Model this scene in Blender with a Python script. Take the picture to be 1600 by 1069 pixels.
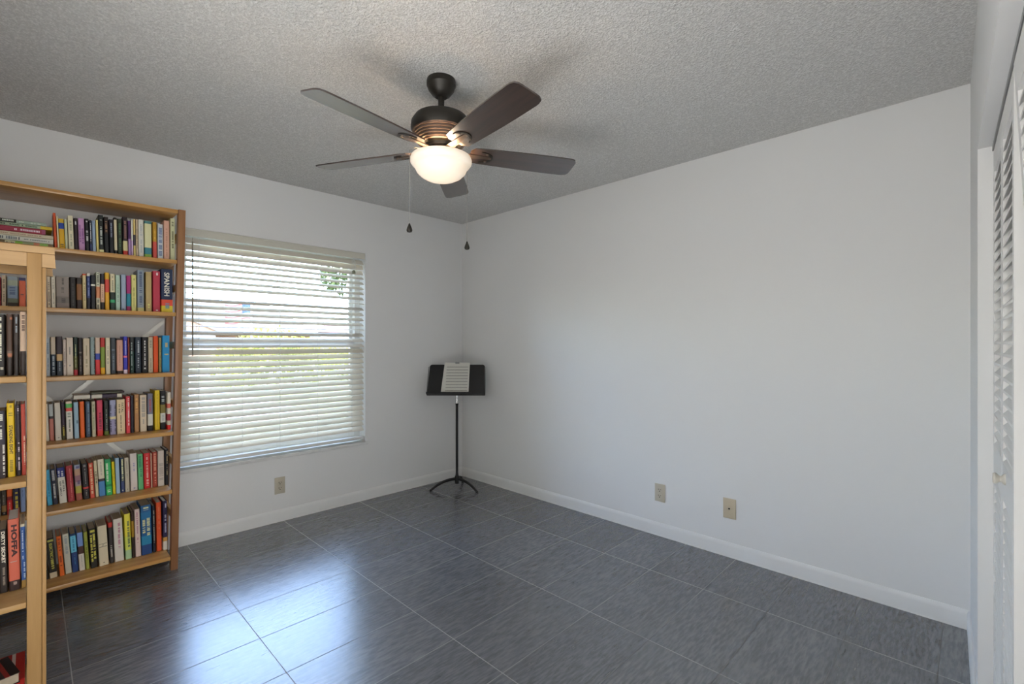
import bpy, bmesh, math, random
from mathutils import Vector, Matrix

random.seed(7)
for o in list(bpy.data.objects):
    bpy.data.objects.remove(o)
SC = bpy.context.scene
COL = SC.collection
PI = math.pi
R_ = math.radians

# ------------------------------------------------------------------ camera, world, sun, added fill lamps, exposure
FPX, HGT, HY = 745.8, 1.277, 537.5                 # focal length in pixels, eye height, horizon row
CX, CY = -2.954, -3.606
FX, FY = 0.7108, 0.7034                            # view direction on the floor plan
cam_d = bpy.data.cameras.new('camera')
cam_d.sensor_width = 36.0
cam_d.lens = FPX * 36.0 / 1600.0
cam_d.shift_y = (HY - 534.5) / 1600.0
cam_d.clip_start = 0.02
cam_d.clip_end = 400
cam = bpy.data.objects.new('camera', cam_d)
COL.objects.link(cam)
cam.location = (CX, CY, HGT)
cam.rotation_euler = (PI / 2, 0, math.atan2(FY, FX) - PI / 2)
SC.camera = cam

SC.view_settings.view_transform = 'Standard'
SC.view_settings.look = 'None'
SC.view_settings.gamma = 1.0
SC.view_settings.use_curve_mapping = False
SC.view_settings.exposure = 0.27

world = bpy.data.worlds.new('sky')
SC.world = world
world.use_nodes = True
wn = world.node_tree
wn.nodes.clear()
w_out = wn.nodes.new('ShaderNodeOutputWorld')
w_bg = wn.nodes.new('ShaderNodeBackground')
w_sky = wn.nodes.new('ShaderNodeTexSky')
w_sky.sky_type = 'NISHITA'
w_sky.sun_disc = False
w_sky.sun_elevation = R_(50)
w_sky.sun_rotation = R_(200)
w_sky.air_density = 1.0
w_sky.dust_density = 1.6
w_sky.ozone_density = 1.0
w_bg.inputs['Strength'].default_value = 3.2
w_haze = wn.nodes.new('ShaderNodeVectorMath')          # bright thin cloud veil over the blue
w_haze.operation = 'ADD'
w_haze.inputs[1].default_value = (0.30, 0.34, 0.38)
wn.links.new(w_sky.outputs[0], w_haze.inputs[0])
wn.links.new(w_haze.outputs[0], w_bg.inputs[0])
wn.links.new(w_bg.outputs[0], w_out.inputs[0])

def light(name, kind, loc, energy, color=(1, 1, 1), rot=(0, 0, 0), **kw):
    d = bpy.data.lights.new(name, kind)
    d.energy = energy
    d.color = color
    for k, v in kw.items():
        setattr(d, k, v)
    o = bpy.data.objects.new(name, d)
    o.location = loc
    o.rotation_euler = rot
    COL.objects.link(o)
    return o

light('sun', 'SUN', (0, -10, 12), 3.0, (1.0, 0.95, 0.86), (R_(48), 0, R_(-25)), angle=R_(0.6))
# unseen fill lamps added to brighten the room, placed in an assumed hall
light('hall_side_fill', 'AREA', (-5.0, -2.85, 1.25), 4, (0.97, 0.985, 1.0), (0, R_(-90), 0), shape='RECTANGLE', size=2.0, size_y=1.8)  # added lamp facing the right wall, no window modelled
light('hall_rear_fill', 'AREA', (-3.0, -5.5, 1.2), 46, (1.0, 0.985, 0.95), (R_(90), 0, 0), shape='RECTANGLE', size=1.4, size_y=2.0)  # added lamp behind the camera, frontal fill for back wall and shelves
light('hall_floor_fill', 'AREA', (-4.1, -2.75, 0.05), 94, (1.0, 0.98, 0.94), (PI, 0, 0), shape='RECTANGLE', size=1.3, size_y=2.2)  # added lamp facing up to brighten the ceiling
light('near_door_floor_fill', 'AREA', (-3.0, -4.45, 0.05), 21, (1.0, 0.97, 0.91), (PI, 0, 0), shape='RECTANGLE', size=1.0, size_y=1.0)  # second added up-facing lamp, outside the front opening

# ------------------------------------------------------------------ pixel helpers (photo coordinates to places in the room)
def ray(px):
    u = (px - 800.0) / FPX
    return FX + u * FY, FY - u * FX
def on_y(px, py, y0):
    dx, dy = ray(px)
    t = (y0 - CY) / dy
    return CX + t * dx, HGT - (py - HY) / FPX * t
def on_x(px, py, x0):
    dx, dy = ray(px)
    t = (x0 - CX) / dx
    return CY + t * dy, HGT - (py - HY) / FPX * t

# ------------------------------------------------------------------ materials
def lin(c):
    return c / 12.92 if c <= 0.04045 else ((c + 0.055) / 1.055) ** 2.4
def hexc(h, k=1.0):
    h = h.lstrip('#')
    return tuple(min(0.9, lin(int(h[i:i + 2], 16) / 255) * k) for i in (0, 2, 4)) + (1,)

MATS = {}
def mat(name, color, rough=0.6, metal=0.0, spec=0.5, noise=0.0, nscale=20.0, bump=0.0, bscale=200.0, stretch=None):
    """Principled material; noise varies the colour, bump roughens the surface."""
    if name in MATS:
        return MATS[name]
    m = bpy.data.materials.new(name)
    m.use_nodes = True
    nt = m.node_tree
    b = nt.nodes['Principled BSDF']
    b.inputs['Base Color'].default_value = color
    b.inputs['Roughness'].default_value = rough
    b.inputs['Metallic'].default_value = metal
    b.inputs['Specular IOR Level'].default_value = spec
    if noise or bump:
        tc = nt.nodes.new('ShaderNodeTexCoord')
        src = tc.outputs['Object']
        if stretch:
            mp = nt.nodes.new('ShaderNodeMapping')
            mp.inputs['Scale'].default_value = stretch
            nt.links.new(src, mp.inputs['Vector'])
            src = mp.outputs['Vector']
    if noise:
        nz = nt.nodes.new('ShaderNodeTexNoise')
        nz.inputs['Scale'].default_value = nscale
        nz.inputs['Detail'].default_value = 5
        nt.links.new(src, nz.inputs['Vector'])
        mr = nt.nodes.new('ShaderNodeMapRange')
        mr.inputs['From Min'].default_value = 0.3
        mr.inputs['From Max'].default_value = 0.7
        mr.inputs['To Min'].default_value = 1 - noise
        mr.inputs['To Max'].default_value = 1 + noise
        nt.links.new(nz.outputs['Fac'], mr.inputs['Value'])
        mx = nt.nodes.new('ShaderNodeVectorMath')
        mx.operation = 'SCALE'
        mx.inputs[0].default_value = color[:3]
        nt.links.new(mr.outputs[0], mx.inputs['Scale'])
        nt.links.new(mx.outputs[0], b.inputs['Base Color'])
    if bump:
        n2 = nt.nodes.new('ShaderNodeTexNoise')
        n2.inputs['Scale'].default_value = bscale
        n2.inputs['Detail'].default_value = 3
        nt.links.new(src, n2.inputs['Vector'])
        bp = nt.nodes.new('ShaderNodeBump')
        bp.inputs['Strength'].default_value = bump
        bp.inputs['Distance'].default_value = 0.003
        nt.links.new(n2.outputs['Fac'], bp.inputs['Height'])
        nt.links.new(bp.outputs[0], b.inputs['Normal'])
    MATS[name] = m
    return m

def wood(name, c1, c2, axis, rough=0.42, scale=1.0):
    """wood with grain running along axis 0, 1 or 2 of the object"""
    if name in MATS:
        return MATS[name]
    m = bpy.data.materials.new(name)
    m.use_nodes = True
    nt = m.node_tree
    b = nt.nodes['Principled BSDF']
    b.inputs['Roughness'].default_value = rough
    tc = nt.nodes.new('ShaderNodeTexCoord')
    mp = nt.nodes.new('ShaderNodeMapping')
    s = [26.0 * scale] * 3
    s[axis] = 1.6 * scale
    mp.inputs['Scale'].default_value = s
    nt.links.new(tc.outputs['Object'], mp.inputs['Vector'])
    nz = nt.nodes.new('ShaderNodeTexNoise')
    nz.inputs['Scale'].default_value = 1.0
    nz.inputs['Detail'].default_value = 7
    nz.inputs['Roughness'].default_value = 0.62
    nz.inputs['Distortion'].default_value = 0.4
    nt.links.new(mp.outputs[0], nz.inputs['Vector'])
    cr = nt.nodes.new('ShaderNodeValToRGB')
    cr.color_ramp.elements[0].position = 0.32
    cr.color_ramp.elements[0].color = c1
    cr.color_ramp.elements[1].position = 0.68
    cr.color_ramp.elements[1].color = c2
    nt.links.new(nz.outputs['Fac'], cr.inputs['Fac'])
    nt.links.new(cr.outputs[0], b.inputs['Base Color'])
    bp = nt.nodes.new('ShaderNodeBump')
    bp.inputs['Strength'].default_value = 0.08
    bp.inputs['Distance'].default_value = 0.002
    nt.links.new(nz.outputs['Fac'], bp.inputs['Height'])
    nt.links.new(bp.outputs[0], b.inputs['Normal'])
    MATS[name] = m
    return m

def floor_material():
    m = bpy.data.materials.new('charcoal_tile')
    m.use_nodes = True
    nt = m.node_tree
    N, L = nt.nodes, nt.links
    b = N['Principled BSDF']
    geo = N.new('ShaderNodeNewGeometry')
    sep = N.new('ShaderNodeSeparateXYZ')
    L.new(geo.outputs['Position'], sep.inputs[0])
    def math_(op, a, bb):
        n = N.new('ShaderNodeMath')
        n.operation = op
        for i, v in enumerate((a, bb)):
            if isinstance(v, (int, float)):
                n.inputs[i].default_value = v
            elif v is not None:
                L.new(v, n.inputs[i])
        return n.outputs[0]
    # tile coordinates: 0.588 m along the window wall, 0.304 m towards it
    u = math_('DIVIDE', math_('ADD', sep.outputs[0], 2.252 + 0.588 * 20), 0.588)
    yy = math_('SUBTRACT', sep.outputs[1], math_('MULTIPLY', sep.outputs[0], 0.014))
    v = math_('DIVIDE', math_('ADD', yy, 0.735 + 0.304 * 40), 0.304)
    fu, fv = math_('FRACT', u, None), math_('FRACT', v, None)
    du = math_('MULTIPLY', math_('MINIMUM', fu, math_('SUBTRACT', 1.0, fu)), 0.588)
    dv = math_('MULTIPLY', math_('MINIMUM', fv, math_('SUBTRACT', 1.0, fv)), 0.304)
    g_u, g_v = math_('LESS_THAN', du, 0.0019), math_('LESS_THAN', dv, 0.0023)
    grout = math_('MAXIMUM', g_u, g_v)
    cell = N.new('ShaderNodeCombineXYZ')
    L.new(math_('FLOOR', u, None), cell.inputs[0])
    L.new(math_('FLOOR', v, None), cell.inputs[1])
    wn_ = N.new('ShaderNodeTexWhiteNoise')
    L.new(cell.outputs[0], wn_.inputs['Vector'])
    # linear fabric-like streaks along each tile, different per tile
    cv = N.new('ShaderNodeCombineXYZ')
    L.new(math_('MULTIPLY', sep.outputs[0], 17.0), cv.inputs[0])
    L.new(math_('MULTIPLY', sep.outputs[1], 95.0), cv.inputs[1])
    L.new(math_('MULTIPLY', wn_.outputs['Value'], 50.0), cv.inputs[2])
    nz = N.new('ShaderNodeTexNoise')
    nz.inputs['Scale'].default_value = 1.0
    nz.inputs['Detail'].default_value = 4
    nz.inputs['Roughness'].default_value = 0.55
    L.new(cv.outputs[0], nz.inputs['Vector'])
    cr = N.new('ShaderNodeValToRGB')
    cr.color_ramp.interpolation = 'EASE'
    cr.color_ramp.elements[0].position = 0.3
    cr.color_ramp.elements[0].color = (0.078, 0.083, 0.094, 1)
    cr.color_ramp.elements[1].position = 0.72
    cr.color_ramp.elements[1].color = (0.168, 0.174, 0.190, 1)
    L.new(nz.outputs['Fac'], cr.inputs['Fac'])
    tint = math_('ADD', 0.86, math_('MULTIPLY', wn_.outputs['Value'], 0.28))
    sc = N.new('ShaderNodeVectorMath')
    sc.operation = 'SCALE'
    L.new(cr.outputs[0], sc.inputs[0])
    L.new(tint, sc.inputs['Scale'])
    mx = N.new('ShaderNodeMix')
    mx.data_type = 'RGBA'
    L.new(grout, mx.inputs['Factor'])
    L.new(sc.outputs[0], mx.inputs['A'])
    gc = N.new('ShaderNodeMix')                    # paler grout across the tile ends, darker along the long joints
    gc.data_type = 'RGBA'
    L.new(g_u, gc.inputs['Factor'])
    gc.inputs['A'].default_value = (0.10, 0.098, 0.095, 1)
    gc.inputs['B'].default_value = (0.21, 0.205, 0.20, 1)
    L.new(gc.outputs['Result'], mx.inputs['B'])
    L.new(mx.outputs['Result'], b.inputs['Base Color'])
    rr = math_('ADD', math_('MULTIPLY', nz.outputs['Fac'], 0.05), math_('ADD', math_('MULTIPLY', grout, 0.40), 0.225))
    L.new(rr, b.inputs['Roughness'])
    b.inputs['IOR'].default_value = 2.3
    bp = N.new('ShaderNodeBump')
    bp.inputs['Strength'].default_value = 0.12
    bp.inputs['Distance'].default_value = 0.0008
    hgt = math_('SUBTRACT', math_('MULTIPLY', nz.outputs['Fac'], 0.06), math_('MULTIPLY', grout, 1.0))
    L.new(hgt, bp.inputs['Height'])
    L.new(bp.outputs[0], b.inputs['Normal'])
    return m

def ceiling_material():
    m = bpy.data.materials.new('popcorn_ceiling')
    m.use_nodes = True
    nt = m.node_tree
    N, L = nt.nodes, nt.links
    b = N['Principled BSDF']
    b.inputs['Roughness'].default_value = 0.95
    b.inputs['Specular IOR Level'].default_value = 0.1
    geo = N.new('ShaderNodeNewGeometry')
    n1 = N.new('ShaderNodeTexNoise')
    n1.inputs['Scale'].default_value = 85
    n1.inputs['Detail'].default_value = 4
    n1.inputs['Roughness'].default_value = 0.7
    L.new(geo.outputs['Position'], n1.inputs['Vector'])
    vo = N.new('ShaderNodeTexVoronoi')
    vo.inputs['Scale'].default_value = 120
    L.new(geo.outputs['Position'], vo.inputs['Vector'])
    ad = N.new('ShaderNodeMath')
    ad.operation = 'SUBTRACT'
    L.new(n1.outputs['Fac'], ad.inputs[0])
    mu = N.new('ShaderNodeMath')
    mu.operation = 'MULTIPLY'
    mu.inputs[1].default_value = 0.35
    L.new(vo.outputs['Distance'], mu.inputs[0])
    L.new(mu.outputs[0], ad.inputs[1])
    bp = N.new('ShaderNodeBump')
    bp.inputs['Strength'].default_value = 0.85
    bp.inputs['Distance'].default_value = 0.012
    L.new(ad.outputs[0], bp.inputs['Height'])
    L.new(bp.outputs[0], b.inputs['Normal'])
    cr = N.new('ShaderNodeValToRGB')
    cr.color_ramp.elements[0].position = 0.25
    cr.color_ramp.elements[0].color = (0.66, 0.655, 0.64, 1)
    cr.color_ramp.elements[1].position = 0.55
    cr.color_ramp.elements[1].color = (0.86, 0.855, 0.84, 1)
    L.new(ad.outputs[0], cr.inputs['Fac'])
    L.new(cr.outputs[0], b.inputs['Base Color'])
    return m

def glass_material():
    m = bpy.data.materials.new('window_glass')
    m.use_nodes = True
    nt = m.node_tree
    nt.nodes.clear()
    o = nt.nodes.new('ShaderNodeOutputMaterial')
    t = nt.nodes.new('ShaderNodeBsdfTransparent')
    t.inputs[0].default_value = (0.95, 0.95, 0.95, 1)
    g = nt.nodes.new('ShaderNodeBsdfGlossy')
    g.inputs['Roughness'].default_value = 0.02
    f = nt.nodes.new('ShaderNodeFresnel')
    f.inputs[0].default_value = 1.25
    mx = nt.nodes.new('ShaderNodeMixShader')
    nt.links.new(f.outputs[0], mx.inputs[0])
    nt.links.new(t.outputs[0], mx.inputs[1])
    nt.links.new(g.outputs[0], mx.inputs[2])
    nt.links.new(mx.outputs[0], o.inputs[0])
    return m

def translucent_material(name, color, k=0.5, emit=0.0, ecol=(1, 1, 1, 1), rough=0.4):
    m = bpy.data.materials.new(name)
    m.use_nodes = True
    nt = m.node_tree
    o = nt.nodes['Material Output']
    b = nt.nodes['Principled BSDF']
    b.inputs['Base Color'].default_value = color
    b.inputs['Roughness'].default_value = rough
    if emit:
        b.inputs['Emission Color'].default_value = ecol
        b.inputs['Emission Strength'].default_value = emit
    t = nt.nodes.new('ShaderNodeBsdfTranslucent')
    t.inputs[0].default_value = color
    mx = nt.nodes.new('ShaderNodeMixShader')
    mx.inputs[0].default_value = k
    nt.links.new(b.outputs[0], mx.inputs[1])
    nt.links.new(t.outputs[0], mx.inputs[2])
    nt.links.new(mx.outputs[0], o.inputs[0])
    return m

WALL = mat('white_wall_paint', (0.80, 0.80, 0.795, 1), 0.75, spec=0.25, bump=0.12, bscale=60)
TRIM = mat('white_trim_paint', (0.82, 0.82, 0.81, 1), 0.4)
DOORW = mat('white_door_paint', (0.78, 0.775, 0.76, 1), 0.45)
VINYL = mat('white_vinyl', (0.78, 0.78, 0.76, 1), 0.4)
SLATM = translucent_material('blind_slat_vinyl', (0.80, 0.745, 0.66, 1), 0.10)
MARBLE = mat('sill_marble', (0.72, 0.72, 0.71, 1), 0.3, noise=0.08, nscale=14)
FLOORM = floor_material()
CEILM = ceiling_material()
GLASS = glass_material()
BLACK = mat('black_powder_coat', (0.008, 0.008, 0.009, 1), 0.5)
CHROME = mat('polished_chrome', (0.75, 0.76, 0.78, 1), 0.18, metal=1.0)
BRONZE = mat('oil_rubbed_bronze', (0.020, 0.017, 0.013, 1), 0.42, metal=0.3)
RIBS = mat('brushed_bronze', (0.20, 0.145, 0.115, 1), 0.38, metal=0.75)
ALMOND = mat('almond_plastic', (0.56, 0.51, 0.41, 1), 0.35)
ALMOND2 = mat('tan_plastic', (0.60, 0.51, 0.37, 1), 0.35)
DARK = mat('dark_slot', (0.02, 0.018, 0.015, 1), 0.7)
PAPER = mat('sheet_paper', (0.70, 0.69, 0.63, 1), 0.8)
INK = mat('printed_staves', (0.20, 0.19, 0.17, 1), 0.8)
PAGES = mat('page_block_paper', (0.50, 0.42, 0.31, 1), 0.9, noise=0.1, nscale=60)
PAGES2 = mat('fresh_page_paper', (0.78, 0.77, 0.74, 1), 0.9)
BRACE = mat('grey_steel_strap', (0.74, 0.73, 0.68, 1), 0.4, metal=0.2)

# ------------------------------------------------------------------ mesh helpers
class MB:
    """collects shapes and links them as one mesh"""
    def __init__(self):
        self.v, self.f, self.m, self.mats = [], [], [], []
    def mi(self, m):
        if m not in self.mats:
            self.mats.append(m)
        return self.mats.index(m)
    def add(self, verts, faces, m):
        b = len(self.v)
        k = self.mi(m)
        self.v += [tuple(v) for v in verts]
        for f in faces:
            self.f.append([b + i for i in f])
            self.m.append(k)
    def box(self, x0, x1, y0, y1, z0, z1, m, M=None, bev=0.0):
        if bev:
            bm = bmesh.new()
            bmesh.ops.create_cube(bm, size=1)
            for v in bm.verts:
                v.co = Vector(((x0 + x1) / 2 + v.co.x * (x1 - x0), (y0 + y1) / 2 + v.co.y * (y1 - y0), (z0 + z1) / 2 + v.co.z * (z1 - z0)))
            bmesh.ops.bevel(bm, geom=bm.edges[:], offset=bev, segments=2, affect='EDGES', profile=0.5)
            bm.verts.index_update()
            vs = [M @ v.co if M else v.co.copy() for v in bm.verts]
            self.add(vs, [[v.index for v in f.verts] for f in bm.faces], m)
            bm.free()
            return
        vs = [Vector((x, y, z)) for x in (x0, x1) for y in (y0, y1) for z in (z0, z1)]
        if M:
            vs = [M @ v for v in vs]
        self.add(vs, [(0, 1, 3, 2), (4, 6, 7, 5), (0, 4, 5, 1), (2, 3, 7, 6), (0, 2, 6, 4), (1, 5, 7, 3)], m)
    def prism(self, poly, h0, h1, m, M=None, axis='z'):
        """polygon in (a, b) pulled along the third axis"""
        def P(a, b, h):
            v = Vector((a, b, h)) if axis == 'z' else (Vector((a, h, b)) if axis == 'y' else Vector((h, a, b)))
            return M @ v if M else v
        n = len(poly)
        vs = [P(a, b, h0) for a, b in poly] + [P(a, b, h1) for a, b in poly]
        fs = [list(range(n))[::-1], list(range(n, 2 * n))] + [(i, (i + 1) % n, n + (i + 1) % n, n + i) for i in range(n)]
        self.add(vs, fs, m)
    def lathe(self, prof, m, seg=40, c=(0, 0, 0), M=None, cap=True):
        vs, fs = [], []
        n = len(prof)
        for j in range(seg):
            a = 2 * PI * j / seg
            for r, z in prof:
                v = Vector((c[0] + r * math.cos(a), c[1] + r * math.sin(a), c[2] + z))
                vs.append(M @ v if M else v)
        for j in range(seg):
            k = (j + 1) % seg
            for i in range(n - 1):
                fs.append((j * n + i, k * n + i, k * n + i + 1, j * n + i + 1))
        if cap:
            if prof[0][0] > 1e-6:
                fs.append([j * n for j in range(seg)][::-1])
            if prof[-1][0] > 1e-6:
                fs.append([j * n + n - 1 for j in range(seg)])
        self.add(vs, fs, m)
    def tube(self, pts, r, m, seg=10, M=None):
        pts = [Vector(p) for p in pts]
        rs = r if isinstance(r, (list, tuple)) else [r] * len(pts)
        vs, fs = [], []
        for i, p in enumerate(pts):
            d = (pts[min(i + 1, len(pts) - 1)] - pts[max(i - 1, 0)]).normalized()
            a = d.cross(Vector((0, 0, 1)) if abs(d.z) < 0.9 else Vector((1, 0, 0))).normalized()
            b = d.cross(a)
            for j in range(seg):
                t = 2 * PI * j / seg
                v = p + (a * math.cos(t) + b * math.sin(t)) * rs[i]
                vs.append(M @ v if M else v)
        for i in range(len(pts) - 1):
            for j in range(seg):
                k = (j + 1) % seg
                fs.append((i * seg + j, i * seg + k, (i + 1) * seg + k, (i + 1) * seg + j))
        fs.append(list(range(seg))[::-1])
        fs.append([(len(pts) - 1) * seg + j for j in range(seg)])
        self.add(vs, fs, m)
    def build(self, name, parent=None, smooth=None, loc=None):
        me = bpy.data.meshes.new(name)
        me.from_pydata(self.v, [], self.f)
        for mm in self.mats:
            me.materials.append(mm)
        me.polygons.foreach_set('material_index', self.m)
        bm = bmesh.new()
        bm.from_mesh(me)
        bmesh.ops.recalc_face_normals(bm, faces=bm.faces)
        bm.to_mesh(me)
        bm.free()
        if smooth:
            me.polygons.foreach_set('use_smooth', [True] * len(me.polygons))
            me.set_sharp_from_angle(angle=R_(smooth))
        me.update()
        o = bpy.data.objects.new(name, me)
        COL.objects.link(o)
        if parent:
            o.parent = parent
        if loc:
            o.location = loc
        return o

def thing(name, label, cat, loc=(0, 0, 0), rotz=0.0, group=None, kind=None):
    o = bpy.data.objects.new(name, None)
    o.empty_display_size = 0.05
    COL.objects.link(o)
    o.location = loc
    o.rotation_euler = (0, 0, rotz)
    o['label'] = label
    o['category'] = cat
    if group:
        o['group'] = group
    if kind:
        o['kind'] = kind
    return o

def structure(o, label=None, cat=None):
    o['kind'] = 'structure'
    if label:
        o['label'] = label
        o['category'] = cat
    return o

def text_mesh(s, bold=0.0):
    cu = bpy.data.curves.new('lettering', 'FONT')
    cu.body = s
    cu.align_x = 'CENTER'
    cu.align_y = 'CENTER'
    cu.offset = bold
    cu.resolution_u = 3
    ob = bpy.data.objects.new('lettering', cu)
    COL.objects.link(ob)
    me = bpy.data.meshes.new_from_object(ob.evaluated_get(bpy.context.evaluated_depsgraph_get()))
    bpy.data.objects.remove(ob)
    bpy.data.curves.remove(cu)
    xs = [v.co.x for v in me.vertices]
    ys = [v.co.y for v in me.vertices]
    cx, cy = (min(xs) + max(xs)) / 2, (min(ys) + max(ys)) / 2
    for v in me.vertices:
        v.co.x -= cx
        v.co.y -= cy
    return me, max(xs) - min(xs), max(ys) - min(ys)

# ------------------------------------------------------------------ room shell
CEIL = 2.44
XL = -3.36                                       # left wall
WX0, WX1, WZ0, WZ1 = -2.30, -1.02, 0.477, 2.018  # window opening
WT = 0.20

b = MB(); b.box(-5.2, 0.15, -5.8, 0.2, -0.15, 0, FLOORM)
structure(b.build('floor'))
b = MB(); b.box(-5.2, 0.75, -5.8, 0.95, CEIL, CEIL + 0.2, CEILM)
structure(b.build('ceiling'))
b = MB()
b.box(-5.2, WX0, 0, WT, 0, CEIL, WALL)
b.box(WX1, 0.15, 0, WT, 0, CEIL, WALL)
b.box(WX0, WX1, 0, WT, 0, WZ0 - 0.022, WALL)
b.box(WX0, WX1, 0, WT, WZ1, CEIL, WALL)
structure(b.build('wall_back'))
b = MB(); b.box(0, 0.15, -4.7, 0, 0, CEIL, WALL)
structure(b.build('wall_right'))
DY0, DY1 = -3.45, -2.30                          # assumed doorway, opened to let the added fill light in
b = MB()
b.box(XL - 0.12, XL, DY1, 0, 0, CEIL, WALL)
b.box(XL - 0.12, XL, -3.70, DY0, 0, CEIL, WALL)
b.box(XL - 0.12, XL, DY0, DY1, 2.05, CEIL, WALL)
structure(b.build('wall_left'))
b = MB()
b.box(-5.2, -5.05, -5.8, 0, 0, CEIL, WALL)
b.box(-5.05, -2.30, -5.8, -5.65, 0, CEIL, WALL)
b.box(-5.05, XL - 0.12, -1.6, -1.5, 0, CEIL, WALL)
b.box(-2.40, -2.30, -5.65, -3.80, 0, CEIL, WALL)
structure(b.build('wall_hall'))

# closet wall: runs from the right wall's near corner, turned a little
CA = R_(2.3)
CM = Matrix.Translation((0, -3.562, 0)) @ Matrix.Rotation(CA + PI, 4, 'Z')   # local x runs along the wall away from the corner, local -y into the room
S0, S1, HZ = 0.69, 2.16, 1.938
b = MB()
b.box(-0.02, S0, 0, 0.10, 0, CEIL, WALL, CM)
b.box(S0, S1, 0, 0.10, HZ, CEIL, WALL, CM)
b.box(S1, 2.50, 0, 0.10, 0, CEIL, WALL, CM)
b.box(2.50, 3.32, 0, 0.10, 2.05, CEIL, WALL, CM)  # header over an assumed opening, added for frontal fill light
b.box(3.32, 3.40, 0, 0.10, 0, CEIL, WALL, CM)
structure(b.build('wall_front'))
b = MB()
b.box(-0.02, 2.36, 0.68, 0.76, 0, CEIL, WALL, CM)
b.box(2.28, 2.36, 0.1, 0.7, 0, CEIL, WALL, CM)
structure(b.build('wall_closet'))

def base_prof(t=0.012, h=0.086):
    return [(0, 0), (t, 0), (t, h - 0.022), (t * 0.95, h - 0.014), (t * 0.7, h - 0.006), (t * 0.35, h), (0, h)]
def baseboard(name, length, M):
    b = MB()
    b.prism(base_prof(), 0, length, TRIM, M, axis='x')
    return structure(b.build(name, smooth=40))
# profile axes: a = out from wall (local y), b = up
baseboard('baseboard_back', 3.36, Matrix.Rotation(PI, 4, 'Z'))
baseboard('baseboard_right', 3.56, Matrix.Translation((0, -3.562, 0)) @ Matrix.Rotation(PI / 2, 4, 'Z'))
bb = MB(); bb.prism([(-a, z) for a, z in base_prof()], 0, S0 + 0.012, TRIM, CM, axis='x')
structure(bb.build('baseboard_front', smooth=40))
bb = MB(); bb.prism([(S0 - 0.0001, 0), (S0 + 0.012, 0), (S0 + 0.012, 0.075), (S0 + 0.006, 0.086), (S0 - 0.0001, 0.086)], 0.0, 0.034, TRIM, CM, axis='y')
structure(bb.build('trim_1'))

# ------------------------------------------------------------------ window
def window():
    w = thing('window_1', 'white single-hung window behind the lowered blind', 'window', (WX0, 0.0, WZ0), kind='structure')
    W, Hh = WX1 - WX0, WZ1 - WZ0
    y0, y1 = 0.095, 0.165
    b = MB()
    fw = 0.045
    b.box(0, fw, y0, y1, 0, Hh, VINYL); b.box(W - fw, W, y0, y1, 0, Hh, VINYL)
    b.box(fw, W - fw, y0, y1, 0, fw, VINYL); b.box(fw, W - fw, y0, y1, Hh - fw, Hh, VINYL)
    b.build('frame', w)
    zm = 1.277 - WZ0 + 0.008
    b = MB()                                    # lower sash
    for x0 in (fw, W - fw - 0.035):
        b.box(x0, x0 + 0.035, 0.10, 0.128, fw + 0.05, zm - 0.03, VINYL)
    b.box(fw, W - fw, 0.10, 0.128, fw, fw + 0.05, VINYL)
    b.box(fw, W - fw, 0.098, 0.130, zm - 0.03, zm + 0.022, VINYL, bev=0.003)
    s = b.build('lower_sash', w)
    b = MB(); b.box(fw + 0.035, W - fw - 0.035, 0.112, 0.116, fw + 0.05, zm - 0.03, GLASS); b.build('pane', s)
    for px in (0.35, 0.78):
        b = MB(); b.box(px, px + 0.055, 0.088, 0.098, zm + 0.004, zm + 0.016, VINYL, bev=0.002); b.build('sash_lock', s)
    b = MB()                                    # upper sash
    for x0 in (fw, W - fw - 0.028):
        b.box(x0, x0 + 0.028, 0.134, 0.158, zm + 0.018, Hh - fw - 0.03, VINYL)
    b.box(fw, W - fw, 0.134, 0.158, zm - 0.02, zm + 0.018, VINYL)
    b.box(fw, W - fw, 0.134, 0.158, Hh - fw - 0.03, Hh - fw, VINYL)
    s = b.build('upper_sash', w)
    b = MB(); b.box(fw + 0.028, W - fw - 0.028, 0.145, 0.149, zm + 0.018, Hh - fw - 0.03, GLASS); b.build('pane', s)
window()
b = MB(); b.box(WX0 - 0.012, WX1 + 0.024, -0.014, 0.095, WZ0 - 0.022, WZ0, MARBLE, bev=0.003)
structure(b.build('trim_sill'))

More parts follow.
